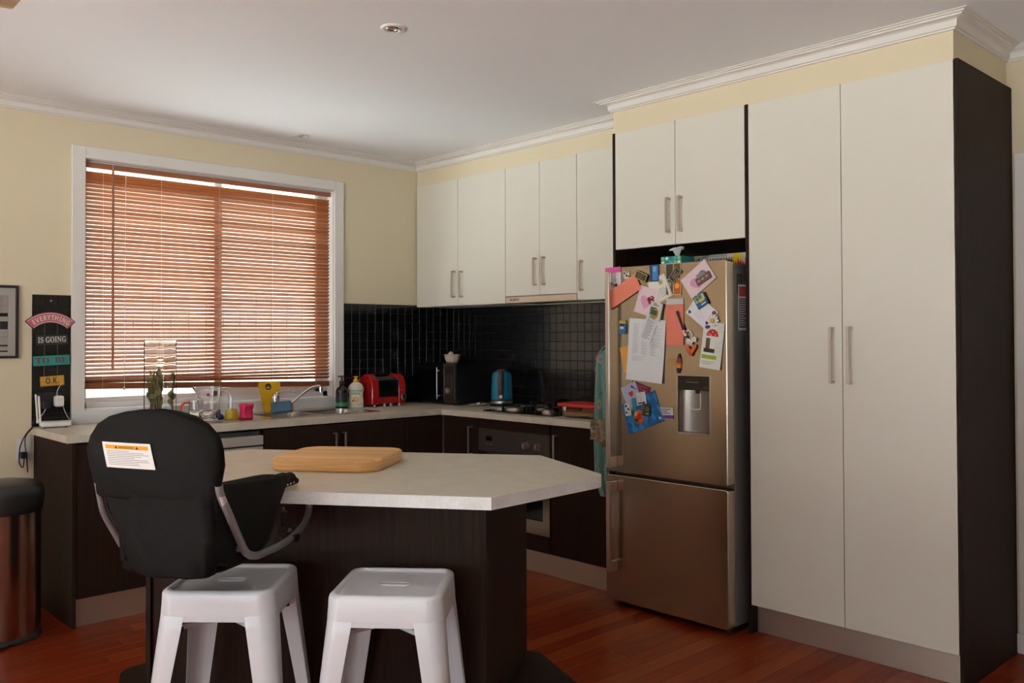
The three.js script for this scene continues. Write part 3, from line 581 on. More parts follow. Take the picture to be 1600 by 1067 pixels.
// ---------------------------------------------------------------- clip-on baby chair, in island axes (e, y, -n)
{
  const EC = -1.30, NC = 2.06, [cx, cz] = isl(EC, NC);
  const c = thing('clip_on_chair', 'black fabric clip-on baby chair clamped to the island edge', 'baby chair', [cx, 0.66, cz], IT);
  const P = (e, y, n) => [e - EC, y - 0.66, -(n - NC)];
  // padded headrest cover
  const rowsH = [[0.945, 0.163, 0.024], [0.952, 0.170, 0.034], [0.985, 0.178, 0.037], [1.03, 0.188, 0.037], [1.07, 0.190, 0.036], [1.105, 0.180, 0.034], [1.135, 0.155, 0.03], [1.155, 0.118, 0.025], [1.166, 0.075, 0.018], [1.172, 0.03, 0.008]];
  const sup = (a, p) => [Math.sign(Math.cos(a)) * Math.abs(Math.cos(a)) ** (2 / p), Math.sign(Math.sin(a)) * Math.abs(Math.sin(a)) ** (2 / p)];
  const shift = (y) => -0.006 + 0.02 * (y - 0.95) * -4 + 0.003; // the cover leans a touch
  const ringH = ([y, hw, hd], k) => Array.from({ length: 48 }, (_, j) => { const [s, t] = sup(j / 48 * 2 * PI, 2.6); const w = 0.004 * noise3.noise(j * 0.35, y * 22, 3); return [s * (hw + w) + shift(y), y - 0.66 + 0.004 * noise3.noise(j * 0.2, y * 9, 8), t * (hd + w * 1.5)]; });
  const head = mesh('headrest_cover', loft(rowsH.map(ringH).map((r) => r.reverse())), M.fabric, c);
  const rowsB = [[0.750, 0.086, 0.02], [0.758, 0.104, 0.032], [0.79, 0.119, 0.036], [0.83, 0.129, 0.034], [0.87, 0.137, 0.031], [0.91, 0.143, 0.028], [0.96, 0.150, 0.024], [1.0, 0.157, 0.012]];
  mesh('backrest', loft(rowsB.map(([y, hw, hd]) => Array.from({ length: 56 }, (_, j) => { const [s, t] = sup(j / 56 * 2 * PI, 2.8), w = 0.022 * fbm(s * 2.2, y * 11 + s * 2.5, 1.5, 3); return [s * (hw + w * 0.4) + 0.048 * (0.95 - y) / 0.2 + 0.007 + shift(0.95), y - 0.66, t * (hd + w) + 0.004]; }).reverse())), M.fabric, c);
  // sewn-in warning label on the cover
  const labelM = printed('sewn warning label', 384, 192, (g, w, h) => {
    g.fillStyle = '#eeeae4'; g.fillRect(0, 0, w, h); g.fillStyle = '#f0a020'; g.fillRect(22, 20, w - 44, 30);
    g.fillStyle = '#3a2a10'; g.font = 'bold 24px sans-serif'; g.textAlign = 'center'; g.fillText('WARNING!', w / 2, 44);
    for (const x of [110, 274]) { g.beginPath(); g.moveTo(x, 24); g.lineTo(x + 12, 46); g.lineTo(x - 12, 46); g.fill(); }
    g.fillStyle = '#8a8680'; for (let i = 0; i < 9; i++) g.fillRect(24, 62 + i * 13, (w - 52) * (0.55 + 0.45 * Math.abs(Math.sin(i * 2.3))), 4);
  }, 0.8);
  const hwAt = (y) => { for (let i = 0; i + 1 < rowsH.length; i++) if (y <= rowsH[i + 1][0]) { const t = (y - rowsH[i][0]) / (rowsH[i + 1][0] - rowsH[i][0]); return [rowsH[i][1] + t * (rowsH[i + 1][1] - rowsH[i][1]), rowsH[i][2] + t * (rowsH[i + 1][2] - rowsH[i][2])]; } return [0.1, 0.02]; };
  mesh('warning_label', sheet((s, t) => { const y = 1.028 + t * 0.064 - 0.004 * s, x = -0.125 + 0.012 * (1 - t) + s * 0.138, [hw, hd] = hwAt(y); const k = Math.min(0.999, Math.abs(x / hw)); return [x + shift(y), y - 0.66, hd * (1 - k ** 2.6) ** (1 / 2.6) + 0.0055]; }, 16, 8), labelM, head);
  // seat pan and side wings
  mesh('seat_sling', loft([[2.06, 0.125, 0.77], [2.12, 0.135, 0.762], [2.2, 0.14, 0.76], [2.3, 0.14, 0.765], [2.38, 0.13, 0.78]].map(([n, hw, y]) => Array.from({ length: 32 }, (_, j) => { const [s, t] = sup(j / 32 * 2 * PI, 3); return [s * hw + 0.02, y - 0.66 + t * 0.022, -(n - NC)]; }).reverse())), M.fabric, c);
  const wing = roundedPoly([[0.0, 0.78], [0.10, 0.752], [0.22, 0.756], [0.31, 0.80], [0.355, 0.865], [0.40, 0.912], [0.43, 0.935], [0.40, 0.955], [0.28, 0.958], [0.12, 0.972], [-0.01, 0.985]].map(([n, y]) => [n, y - 0.66]), 0.01);
  for (const e of [-1.158, -1.415]) mesh('side_wing', extr(wing, 0.022, 0.008, 2).rotateY(PI / 2).translate(0, 0, 0), M.fabric, c, [e - EC, 0, 0]);
  // tubular frame
  const side = [[0.985, 2.05], [0.96, 2.058], [0.90, 2.09], [0.832, 2.14], [0.785, 2.18], [0.764, 2.235], [0.76, 2.30], [0.757, 2.38], [0.762, 2.46], [0.778, 2.535], [0.80, 2.575], [0.83, 2.59], [0.8625, 2.592]];
  for (const [e, l] of [[-1.122, true], [-1.478, false]]) {
    const f = mesh('frame_tube', tube(side.map(([y, n]) => P(e + (y > 0.9 ? (l ? -0.008 : 0.01) : 0), y, n)), 0.0105, 80, 14), M.tubeGrey, c);
    mesh('tube_cap', cyl(0.013, 0.013, 0.012, 16), M.rubber, f, P(e, 0.857, 2.592));
    // padded arm resting on the benchtop
    const a = l ? -1.158 : -1.45;
    const arm = mesh('arm_sleeve', tube([[0.965, 2.05], [0.955, 2.2], [0.947, 2.33], [0.936, 2.41], [0.926, 2.46], [0.925, 2.525]].map(([y, n]) => P(a, y, n)), 0.0205, 40, 16), M.fabric, c);
    mesh('sleeve_end', new THREE.SphereGeometry(0.0205, 20, 14), M.fabric, arm, P(a, 0.925, 2.525));
    mesh('rubber_tip', new THREE.CapsuleGeometry(0.0105, 0.03, 6, 14).rotateX(PI / 2), M.rubber, arm, P(a + 0.004, 0.9145, 2.545));
    for (const n of [2.47, 2.492, 2.514]) mesh('snap_stud', new THREE.SphereGeometry(0.0035, 10, 8), M.chrome, arm, P(a + 0.0185, 0.917, n));
    // screw clamp under the benchtop
    const k = l ? -1.152 : -1.45, n = 2.472;
    mesh('clamp_pad', lathe([[0, 0], [0.012, 0], [0.022, 0.004], [0.022, 0.011], [0, 0.0115]], 24), M.rubber, c, P(k, 0.852, n));
    mesh('clamp_screw', cyl(0.0045, 0.0045, 0.024, 12), M.chrome, c, P(k, 0.841, n));
    const nut = mesh('clamp_barrel', lathe([[0, 0], [0.009, 0], [0.0105, 0.006], [0.0125, 0.06], [0.0115, 0.066], [0, 0.066]], 20), M.black, c, P(k, 0.772, n));
    mesh('clamp_knob', merge(cyl(0.021, 0.021, 0.026, 24).rotateZ(PI / 2), box(0.03, 0.034, 0.03, 0.006).translate(0.004, -0.014, 0)), M.black, nut, [0.004, 0.004, 0]);
    mesh('knob_disc', cyl(0.012, 0.012, 0.003, 24).rotateZ(PI / 2), M.tubeGrey, nut, [0.0185, 0.004, 0]);
    mesh('tube_bracket', box(0.046, 0.026, 0.04, 0.008, 2), M.black, nut, [l ? 0.022 : -0.014, -0.014, 0]);
  }
  mesh('cross_tube', tube([P(-1.455, 0.80, 2.16), P(-1.30, 0.79, 2.165), P(-1.122, 0.80, 2.16)], 0.009, 20, 12), M.tubeGrey, c);
  const st = printed('tube sticker', 64, 192, (g, w, h) => { g.fillStyle = '#e8e6e0'; g.fillRect(0, 0, w, h); g.fillStyle = '#777'; for (let i = 0; i < 12; i++) g.fillRect(10, 12 + i * 14, 44, 4); g.fillStyle = '#222'; g.fillRect(12, 130, 40, 44); });
  const at = (t) => [0.955 - t * 0.075, 2.057 + t * 0.045];
  mesh('tube_sticker', sheet((s, t) => { const a = -0.9 + s * 1.8, [y, n] = at(1 - t); return P(-1.128 + 0.0112 * Math.cos(a + 0.5), y, n - 0.0112 * Math.sin(a + 0.5)); }, 8, 8), st, c);
}

// ---------------------------------------------------------------- fridge freezer
const FX = 3.443, FZ0 = -2.934, FZ1 = -2.217, FW = FZ1 - FZ0, FC = (FZ0 + FZ1) / 2;
{
  const f = thing('fridge_freezer', 'tall brushed steel fridge freezer covered in magnets and papers', 'fridge', [FX, 0, FC], RT);
  const side = mat('grey painted fridge side', lin(0.17, 0.165, 0.16), 0.4, { metalness: 0.3 });
  mesh('cabinet', box(FW - 0.006, 1.655, 0.60, 0.006), side, f, [0, 0.035 + 0.8275, -0.068 - 0.30]);
  const uvs = (g) => muv(g, false);
  const L = (z) => z - FC, hole = { x0: L(-2.489), x1: L(-2.309), y0: 0.902, y1: 1.174 };
  const s = roundedPoly([[-FW / 2, 0.676], [FW / 2, 0.676], [FW / 2, 1.706], [-FW / 2, 1.706]], 0.012);
  s.holes.push(roundedPoly([[hole.x0, hole.y0], [hole.x1, hole.y0], [hole.x1, hole.y1], [hole.x0, hole.y1]], 0.006));
  const d = mesh('fridge_door', uvs(extr(s, 0.058, 0.004, 2)), M.steel, f, [0, 0, -0.058]);
  const low = mesh('freezer_door', uvs(extr(roundedPoly([[-FW / 2, 0.032], [FW / 2, 0.032], [FW / 2, 0.662], [-FW / 2, 0.662]], 0.012), 0.058, 0.004, 2)), M.steel, f, [0, 0, -0.058]);
  mesh('gasket', merge(bx(-FW / 2 + 0.012, FW / 2 - 0.012, 0.68, 1.69, -0.068, -0.0585), bx(-FW / 2 + 0.012, FW / 2 - 0.012, 0.045, 0.655, -0.068, -0.0585)), M.rubber, f);
  mesh('plinth_grille', box(FW - 0.05, 0.03, 0.5, 0.002), M.black, f, [0, 0.0165, -0.33]);
  for (const x of [-0.3, 0.3]) mesh('levelling_foot', cyl(0.018, 0.02, 0.03, 16), M.black, f, [x, 0.015, -0.085]);
  const hm = mat('polished handle steel', lin(0.62, 0.58, 0.53), 0.28, { metalness: 1 });
  const bar = (y0, y1, par) => mesh('handle', merge(box(0.026, y1 - y0, 0.012, 0.003).translate(0, 0, 0.05), box(0.02, 0.05, 0.046, 0.003).translate(0.008, (y1 - y0) / 2 - 0.027, 0.024), box(0.02, 0.05, 0.046, 0.003).translate(0.008, -(y1 - y0) / 2 + 0.027, 0.024)), hm, par, [L(-2.876), (y0 + y1) / 2, 0.058]);
  bar(0.702, 1.682, d); bar(0.184, 0.634, low);
  // water dispenser
  const { x0, x1, y0, y1 } = hole, xm = (x0 + x1) / 2, w = x1 - x0;
  mesh('dispenser_frame', extr((() => { const o = roundedPoly([[x0 - 0.003, y0 - 0.003], [x1 + 0.003, y0 - 0.003], [x1 + 0.003, y1 + 0.003], [x0 - 0.003, y1 + 0.003]], 0.008); o.holes.push(roundedPoly([[x0 + 0.003, y0 + 0.003], [x1 - 0.003, y0 + 0.003], [x1 - 0.003, y1 - 0.003], [x0 + 0.003, y1 - 0.003]], 0.004)); return o; })(), 0.004, 0.001), hm, d, [0, 0, 0.0565]);
  mesh('dispenser_recess', merge(sheet((u, v) => { const a = PI * u; return [xm - (w / 2 - 0.002) * Math.cos(a), y0 + v * (y1 - y0), 0.054 - 0.046 * Math.sin(a)]; }, 24, 2), bx(x0 + 0.002, x1 - 0.002, y0, y0 + 0.006, 0.006, 0.056)), mat('satin recess steel', lin(0.34, 0.31, 0.28), 0.4, { metalness: 1 }), d);
  mesh('dispenser_panel', uvRect(bx(x0 + 0.003, x1 - 0.003, y1 - 0.068, y1 - 0.003, 0.008, 0.0585, 0.002), x0, y1 - 0.068, x1, y1), printed('dispenser control panel', 256, 96, (g) => { g.fillStyle = '#16110e'; g.fillRect(0, 0, 256, 96); g.fillStyle = '#8a8580'; for (let i = 0; i < 9; i++) g.fillRect(74 + i * 11, 40, 8, 7); g.fillRect(208, 72, 8, 7); g.fillRect(226, 72, 8, 7); }, 0.25), d);
  mesh('nozzle', cyl(0.012, 0.009, 0.016, 16), M.black, d, [xm + 0.01, y1 - 0.075, 0.04]);
  mesh('paddle', merge(tube([[xm - 0.018, y1 - 0.082, 0.052], [xm - 0.021, y1 - 0.12, 0.054], [xm - 0.022, y1 - 0.152, 0.055], [xm, y1 - 0.157, 0.056], [xm + 0.034, y1 - 0.154, 0.055], [xm + 0.036, y1 - 0.12, 0.054], [xm + 0.034, y1 - 0.082, 0.052]], 0.0022, 60, 8, 0.2)), M.white, d);
  const sk = printed('side label', 64, 160, (g, w2, h) => { g.fillStyle = '#2b2928'; g.fillRect(0, 0, w2, h); g.fillStyle = '#6d6a66'; for (let i = 0; i < 8; i++) g.fillRect(8, 12 + i * 10, 36, 4); g.fillRect(48, 20, 6, 110); });
  mesh('rating_label', new THREE.PlaneGeometry(0.045, 0.09), sk, f, [FW / 2 - 0.0028, 1.60, -0.11], [0, PI / 2, 0]);
}
// papers and magnets on the fridge door: local x runs along world z, the face looks into the room
let layer = 0;
function stick(name, label, category, z, y, w, h, deg, m, { t = 0.0006, lift = 0, curl = 0.002 } = {}) {
  const g = sheet((s, r) => { const a = s - 0.5, b = r - 0.5; return [a * w, b * h, curl * (4 * a * a * 0.5 + Math.max(0, -b) ** 2 * 4)]; }, 8, 8);
  const back = g.clone(); back.scale(1, 1, 1); back.translate(0, 0, -t);
  const o = mesh(name, g, m, scene, [FX - 0.0016 - lift, y, z], [0, 0, 0]);
  o.rotation.set(0, RT, deg * PI / 180, 'YXZ');
  return tag(o, label, category);
}
const magnetAt = (o, z, y, lift, deg = 0) => { o.position.set(FX - 0.001 - lift, y, z); o.rotation.set(0, RT, deg * PI / 180, 'YXZ'); return o; };
const lines = (g, x, y, w, n, step, c = '#8b8a88', t = 2) => { g.fillStyle = c; for (let i = 0; i < n; i++) g.fillRect(x, y + i * step, w * (0.6 + 0.4 * Math.abs(Math.sin(i * 1.7 + x))), t); };
const pr = printed;
stick('memo_pad', 'pink-topped white memo pad in the fridge door corner', 'paper', -2.879, 1.64, 0.102, 0.137, 1, pr('pink memo pad', 128, 170, (g) => { g.fillStyle = '#e9e3e6'; g.fillRect(0, 0, 128, 170); g.fillStyle = '#e85aa0'; g.fillRect(0, 0, 128, 34); g.fillRect(0, 0, 8, 170); lines(g, 20, 50, 96, 10, 11); }));
stick('orange_envelope', 'orange envelope corner poking out under the printed white sheet', 'envelope', -2.79, 1.245, 0.07, 0.13, 12, mat('orange envelope', lin(0.72, 0.34, 0.07), 0.8));
stick('printed_sheet', 'large white printed sheet hanging on the fridge door', 'paper', -2.672, 1.29, 0.222, 0.305, -4.2, pr('printed statement sheet', 256, 352, (g) => { g.fillStyle = '#eae8e8'; g.fillRect(0, 0, 256, 352); for (let c = 0; c < 3; c++) lines(g, 30 + c * 62, 30, 44, 22, 8, '#a9a8a8', 2); lines(g, 160, 40, 70, 14, 9, '#b4b4b6', 2); g.strokeStyle = '#b9b9bd'; g.strokeRect(170, 150, 66, 52); lines(g, 30, 214, 90, 4, 8, '#bcbcbe', 2); }, 0.85), { lift: 0.0012, curl: 0.006 });
stick('shop_receipt', 'narrow slanted paper receipt over the printed sheet', 'receipt', -2.652, 1.395, 0.072, 0.135, -24, pr('receipt', 96, 180, (g) => { g.fillStyle = '#e6e4e4'; g.fillRect(0, 0, 96, 180); lines(g, 14, 16, 66, 15, 10, '#8f8e90', 4); }), { lift: 0.004, curl: 0.004 });
stick('cream_card', 'cream card with gold star and signatures on the fridge', 'card', -2.588, 1.585, 0.115, 0.125, 24, pr('cream card', 128, 140, (g) => { g.fillStyle = '#e9e4d8'; g.fillRect(0, 0, 128, 140); g.strokeStyle = '#b98f3c'; g.lineWidth = 3; g.strokeRect(4, 4, 120, 132); g.fillStyle = '#b98f3c'; for (let i = 0; i < 8; i++) { g.save(); g.translate(84, 38); g.rotate(i * PI / 4); g.fillRect(-2, -18, 4, 36); g.restore(); } lines(g, 60, 70, 44, 5, 11, '#555', 2); }), { lift: 0.0006 });
stick('pink_note', 'pale pink note with a drawn heart on the fridge', 'paper', -2.665, 1.53, 0.118, 0.135, -17, pr('pink heart note', 128, 146, (g) => { g.fillStyle = '#ecd3d6'; g.fillRect(0, 0, 128, 146); g.fillStyle = '#e4a6c2'; g.beginPath(); g.moveTo(60, 118); g.bezierCurveTo(0, 70, 20, 34, 60, 56); g.bezierCurveTo(100, 34, 120, 70, 60, 118); g.fill(); }), { lift: 0.0022, curl: 0.005 });
stick('salmon_note', 'large slanted salmon note on the upper fridge door', 'paper', -2.815, 1.581, 0.222, 0.088, 26.6, M.salmon, { lift: 0.003, curl: 0.004 });
stick('salmon_notepad', 'upright salmon notepad with pale header on the fridge', 'notepad', -2.5, 1.427, 0.10, 0.22, 0, pr('salmon notepad', 100, 220, (g) => { g.fillStyle = '#f0836c'; g.fillRect(0, 0, 100, 220); g.fillStyle = '#cfc9c4'; g.fillRect(0, 0, 100, 28); g.fillStyle = '#c4634f'; g.fillRect(0, 28, 100, 2); lines(g, 10, 36, 40, 3, 8, '#b45c4c', 1.5); }), { lift: 0.001 });
stick('blue_photo', 'small blue photo near the fridge top', 'photo', -2.62, 1.665, 0.056, 0.082, 1, pr('blue seaside photo', 64, 92, (g) => { g.fillStyle = '#2a3f66'; g.fillRect(0, 0, 64, 92); g.fillStyle = '#3f8fd0'; g.fillRect(18, 6, 40, 80); g.fillStyle = '#7fb8c8'; g.fillRect(24, 12, 20, 26); g.fillStyle = '#4a3a5c'; g.fillRect(0, 40, 16, 52); }, 0.4));
stick('photo_strip', 'strip of four dark holiday photos at the fridge top', 'photo', -2.508, 1.63, 0.09, 0.153, 0, pr('holiday photo strip', 100, 168, (g) => { g.fillStyle = '#cfc4b0'; g.fillRect(0, 0, 100, 168); const c = ['#4a4a3a', '#7c4a2a', '#5c5a4a', '#c8641e']; for (let i = 0; i < 4; i++) { g.fillStyle = c[i]; g.fillRect(4 + (i % 2) * 48, 4 + (i >> 1) * 82, 44, 78); } g.fillStyle = '#ffb02a'; g.beginPath(); g.arc(74, 120, 14, 0, 7); g.fill(); g.fillStyle = '#8fa0a8'; g.beginPath(); g.arc(24, 110, 12, 0, 7); g.fill(); }, 0.35));
stick('pink_card', 'tilted pale pink card with a pink heart, upper fridge door', 'card', -2.367, 1.623, 0.163, 0.11, 35, pr('pink card', 168, 112, (g) => { g.fillStyle = '#e9cfd2'; g.fillRect(0, 0, 168, 112); g.fillStyle = '#dc9cc4'; g.beginPath(); g.moveTo(70, 96); g.bezierCurveTo(10, 60, 30, 20, 74, 42); g.bezierCurveTo(120, 20, 140, 60, 70, 96); g.fill(); }), { lift: 0.001 });
stick('white_card', 'tilted white card with small purple hearts on the fridge', 'card', -2.347, 1.468, 0.143, 0.105, -37, pr('white heart card', 150, 110, (g) => { g.fillStyle = '#e8e4e8'; g.fillRect(0, 0, 150, 110); g.fillStyle = '#4a3470'; for (const [x, y] of [[16, 92], [128, 78]]) { g.beginPath(); g.arc(x - 4, y, 5, 0, 7); g.arc(x + 4, y, 5, 0, 7); g.fill(); g.beginPath(); g.moveTo(x - 9, y + 2); g.lineTo(x, y + 13); g.lineTo(x + 9, y + 2); g.fill(); } lines(g, 44, 56, 60, 3, 14, '#b9a8c8', 1.5); }), { lift: 0.002 });
stick('leaflet', 'tall white leaflet with a red spotted umbrella picture', 'leaflet', -2.293, 1.315, 0.112, 0.213, -7, pr('leaflet', 112, 213, (g) => { g.fillStyle = '#e6e6da'; g.fillRect(0, 0, 112, 213); g.fillStyle = '#c8281e'; g.beginPath(); g.arc(52, 64, 32, PI, 2 * PI); g.fill(); g.fillStyle = '#eee'; for (const [x, y] of [[34, 56], [52, 44], [68, 56], [44, 60]]) { g.beginPath(); g.arc(x, y, 3, 0, 7); g.fill(); } g.fillStyle = '#6a4a34'; g.fillRect(20, 74, 22, 54); g.fillStyle = '#3d3028'; g.fillRect(12, 122, 58, 18); g.fillStyle = '#9fb83c'; g.fillRect(6, 152, 78, 18); lines(g, 8, 182, 70, 2, 9); lines(g, 70, 90, 34, 5, 10, '#bdbdb0', 1.5); lines(g, 70, 18, 34, 3, 10, '#bdbdb0', 1.5); }), { lift: 0.001, curl: 0.004 });
stick('blue_print', 'slanted bright blue picture low on the fridge door', 'picture', -2.70, 0.985, 0.224, 0.155, 20.8, pr('blue picture', 224, 156, (g) => { g.fillStyle = '#0f74b8'; g.fillRect(0, 0, 224, 156); for (let i = 0; i < 60; i++) { g.fillStyle = i % 2 ? '#0c5f9e' : '#1f8acb'; g.beginPath(); g.arc((i * 67) % 224, (i * 41) % 156, 10 + (i % 5) * 3, 0, 7); g.fill(); } }, 0.4));
stick('maroon_ticket', 'maroon slip tucked under the printed sheet', 'paper', -2.708, 1.108, 0.115, 0.036, -16, pr('maroon slip', 120, 40, (g) => { g.fillStyle = '#7c2340'; g.fillRect(0, 0, 120, 40); lines(g, 14, 10, 90, 3, 9, '#b06a80', 3); }), { lift: 0.0005 });
stick('grey_card', 'pale grey card with small red heart above blue picture', 'card', -2.762, 1.065, 0.098, 0.12, 24, pr('grey card', 98, 120, (g) => { g.fillStyle = '#b9bcd0'; g.fillRect(0, 0, 98, 120); g.fillStyle = '#c0283c'; g.beginPath(); g.arc(42, 46, 8, 0, 7); g.arc(56, 46, 8, 0, 7); g.fill(); g.beginPath(); g.moveTo(35, 50); g.lineTo(49, 68); g.lineTo(63, 50); g.fill(); lines(g, 20, 78, 56, 2, 10, '#8f92a8'); }), { lift: 0.0015 });
stick('small_note', 'small white note with dark line above blue picture', 'paper', -2.70, 1.055, 0.055, 0.06, 12, pr('small note', 60, 64, (g) => { g.fillStyle = '#dcd8d6'; g.fillRect(0, 0, 60, 64); lines(g, 8, 12, 40, 3, 9, '#aaa'); g.fillStyle = '#222'; g.fillRect(4, 52, 46, 7); }), { lift: 0.003 });
stick('purple_ticket', 'small white and purple ticket beside blue picture', 'ticket', -2.555, 0.99, 0.083, 0.055, 2, pr('ticket', 96, 64, (g) => { g.fillStyle = '#d9d6dc'; g.fillRect(0, 0, 96, 64); g.fillStyle = '#6a4488'; g.fillRect(16, 42, 80, 20); g.fillStyle = '#333'; lines(g, 8, 8, 70, 3, 11, '#4a4a50', 4); }));
stick('yellow_strip', 'faded yellow strip behind the surfboard magnet', 'paper', -2.512, 1.236, 0.05, 0.03, -4, mat('faded tape', lin(0.42, 0.24, 0.07), 0.6));
// magnets: raised pieces
function magnet(name, label, geo, m, z, y, lift, deg = 0) { const o = mesh(name, geo, m, scene); tag(o, label, 'magnet'); return magnetAt(o, z, y, lift, deg); }
const plate = (w, h, m, t = 0.006, r = 0.004) => uvRect(extr(rectShape(w, h, r), t, 0.001), -w / 2, -h / 2, w / 2, h / 2);
magnet('button_magnet', 'round floral button magnet on the pink memo pad', uvRect(lathe([[0, 0.008], [0.016, 0.007], [0.024, 0.003], [0.0255, 0]], 28).rotateX(PI / 2), -0.026, -0.026, 0.026, 0.026), pr('floral button', 64, 64, (g) => { g.fillStyle = '#c9bcbc'; g.fillRect(0, 0, 64, 64); for (const [c, x, y, r] of [['#b3303c', 14, 40, 13], ['#222', 34, 18, 14], ['#c87870', 26, 46, 10], ['#333', 46, 46, 12], ['#ddd', 40, 34, 7], ['#a02030', 18, 18, 6]]) { g.fillStyle = c; g.beginPath(); g.arc(x, y, r, 0, 7); g.fill(); } }, 0.3), -2.868, 1.63, 0.003);
magnet('cow_magnet', 'small black and white patched magnet peeking over salmon note', plate(0.036, 0.04, 0, 0.005, 0.01), pr('patched magnet', 48, 52, (g) => { g.fillStyle = '#d8d0c8'; g.fillRect(0, 0, 48, 52); g.fillStyle = '#222'; for (const [x, y, r] of [[12, 12, 7], [34, 8, 6], [26, 30, 8], [42, 40, 6]]) { g.beginPath(); g.arc(x, y, r, 0, 7); g.fill(); } }), -2.79, 1.665, 0.001, 10);
magnet('framed_magnet', 'gold-edged dark plaque magnet at the salmon note corner', plate(0.075, 0.04, 0), pr('gilt plaque', 96, 52, (g) => { g.fillStyle = '#3a3424'; g.fillRect(0, 0, 96, 52); g.strokeStyle = '#b9a468'; g.lineWidth = 6; g.strokeRect(4, 4, 88, 44); lines(g, 20, 16, 56, 3, 9, '#8a7c50', 3); }, 0.35), -2.695, 1.653, 0.006, -24);
magnet('diamond_magnet', 'dark diamond plaque magnet over the photo strip', plate(0.072, 0.042, 0), pr('dark plaque', 96, 52, (g) => { g.fillStyle = '#2e3028'; g.fillRect(0, 0, 96, 52); g.strokeStyle = '#9c9478'; g.lineWidth = 5; g.strokeRect(4, 4, 88, 44); lines(g, 20, 16, 56, 3, 9, '#b0a888', 3); }, 0.35), -2.495, 1.65, 0.002, 50);
{
  const b = mesh('butterfly_magnet', merge(...[[-0.012, 0.010, 0.016], [0.012, 0.012, 0.017], [-0.010, -0.012, 0.013], [0.012, -0.010, 0.014]].map(([x, y, r]) => new THREE.SphereGeometry(r, 14, 10).scale(1, 1, 0.3).translate(x, y, 0.004))), mat('dark red enamel', lin(0.22, 0.008, 0.015), 0.3), scene); b.scale.setScalar(0.72);
  tag(b, 'dark red butterfly magnet on the pink heart note', 'magnet'); magnetAt(b, -2.637, 1.533, 0.006, 10);
  for (const [x, y] of [[0.012, 0.013], [0.012, -0.010]]) mesh('silver_dot', new THREE.SphereGeometry(0.006, 10, 8).scale(1, 1, 0.6), M.chrome, b, [x, y, 0.009]);
}
magnet('tram_magnet', 'pale picture magnet of a green tram above the receipt', plate(0.072, 0.09, 0), pr('tram picture', 84, 104, (g) => { g.fillStyle = '#d8d4cc'; g.fillRect(0, 0, 84, 104); g.fillStyle = '#5a6a3c'; g.fillRect(6, 30, 44, 44); g.fillStyle = '#b08a3a'; g.beginPath(); g.ellipse(44, 66, 24, 32, 0.3, 0, 7); g.fill(); g.fillStyle = '#3c4430'; g.fillRect(18, 46, 38, 28); g.fillStyle = '#5a9ab0'; g.fillRect(10, 80, 20, 14); lines(g, 22, 8, 40, 2, 8, '#555', 4); }, 0.35), -2.607, 1.478, 0.008, -14);
magnet('boat_magnet', 'small blue and gold boat magnet near the fridge handle', plate(0.042, 0.07, 0, 0.01, 0.012), pr('boat magnet', 48, 80, (g) => { g.fillStyle = '#3a7aa8'; g.fillRect(0, 0, 48, 80); g.fillStyle = '#c9b070'; g.fillRect(0, 0, 48, 20); g.fillStyle = '#222'; g.fillRect(6, 20, 36, 10); g.fillStyle = '#e8ecec'; g.fillRect(10, 38, 26, 12); }, 0.3), -2.815, 1.405, 0.001, -3);
{
  const hse = mesh('house_magnet', extr(roundedPoly([[-0.042, -0.022], [0.042, -0.022], [0.042, 0.012], [0.02, 0.016], [0.012, 0.034], [-0.008, 0.03], [-0.016, 0.018], [-0.042, 0.012]], 0.004), 0.012, 0.002), mat('moulded brown resin', lin(0.14, 0.085, 0.05), 0.6), scene);
  tag(hse, 'brown resin house magnet on the tilted pink card', 'magnet'); magnetAt(hse, -2.335, 1.628, 0.003, 28);
  mesh('roof', box(0.05, 0.02, 0.006, 0.002), mat('grey blue resin', lin(0.20, 0.24, 0.24), 0.6), hse, [0, 0.016, 0.013]);
  for (const x of [-0.024, 0, 0.024]) mesh('awning', box(0.016, 0.01, 0.005, 0.001), mat('pink resin', lin(0.5, 0.2, 0.24), 0.6), hse, [x, -0.006, 0.013]);
}
magnet('palm_magnet', 'square palm beach picture magnet on the white heart card', plate(0.062, 0.062, 0, 0.008), pr('palm beach picture', 84, 84, (g) => { g.fillStyle = '#1e4a58'; g.fillRect(0, 0, 84, 84); g.fillStyle = '#b8c8c8'; g.fillRect(6, 6, 72, 40); g.fillStyle = '#f0c020'; g.beginPath(); g.arc(52, 52, 20, PI, 0); g.fill(); g.fillStyle = '#2a6ab0'; g.fillRect(6, 52, 72, 26); g.fillStyle = '#1f6a2a'; for (const [x, y] of [[24, 22], [50, 18]]) for (let i = 0; i < 7; i++) { g.save(); g.translate(x, y); g.rotate(i * 0.9); g.fillRect(0, -3, 18, 5); g.restore(); } g.fillRect(22, 22, 4, 34); g.fillStyle = '#ddd'; g.fillRect(34, 64, 36, 8); }, 0.3), -2.348, 1.522, 0.004, 29);
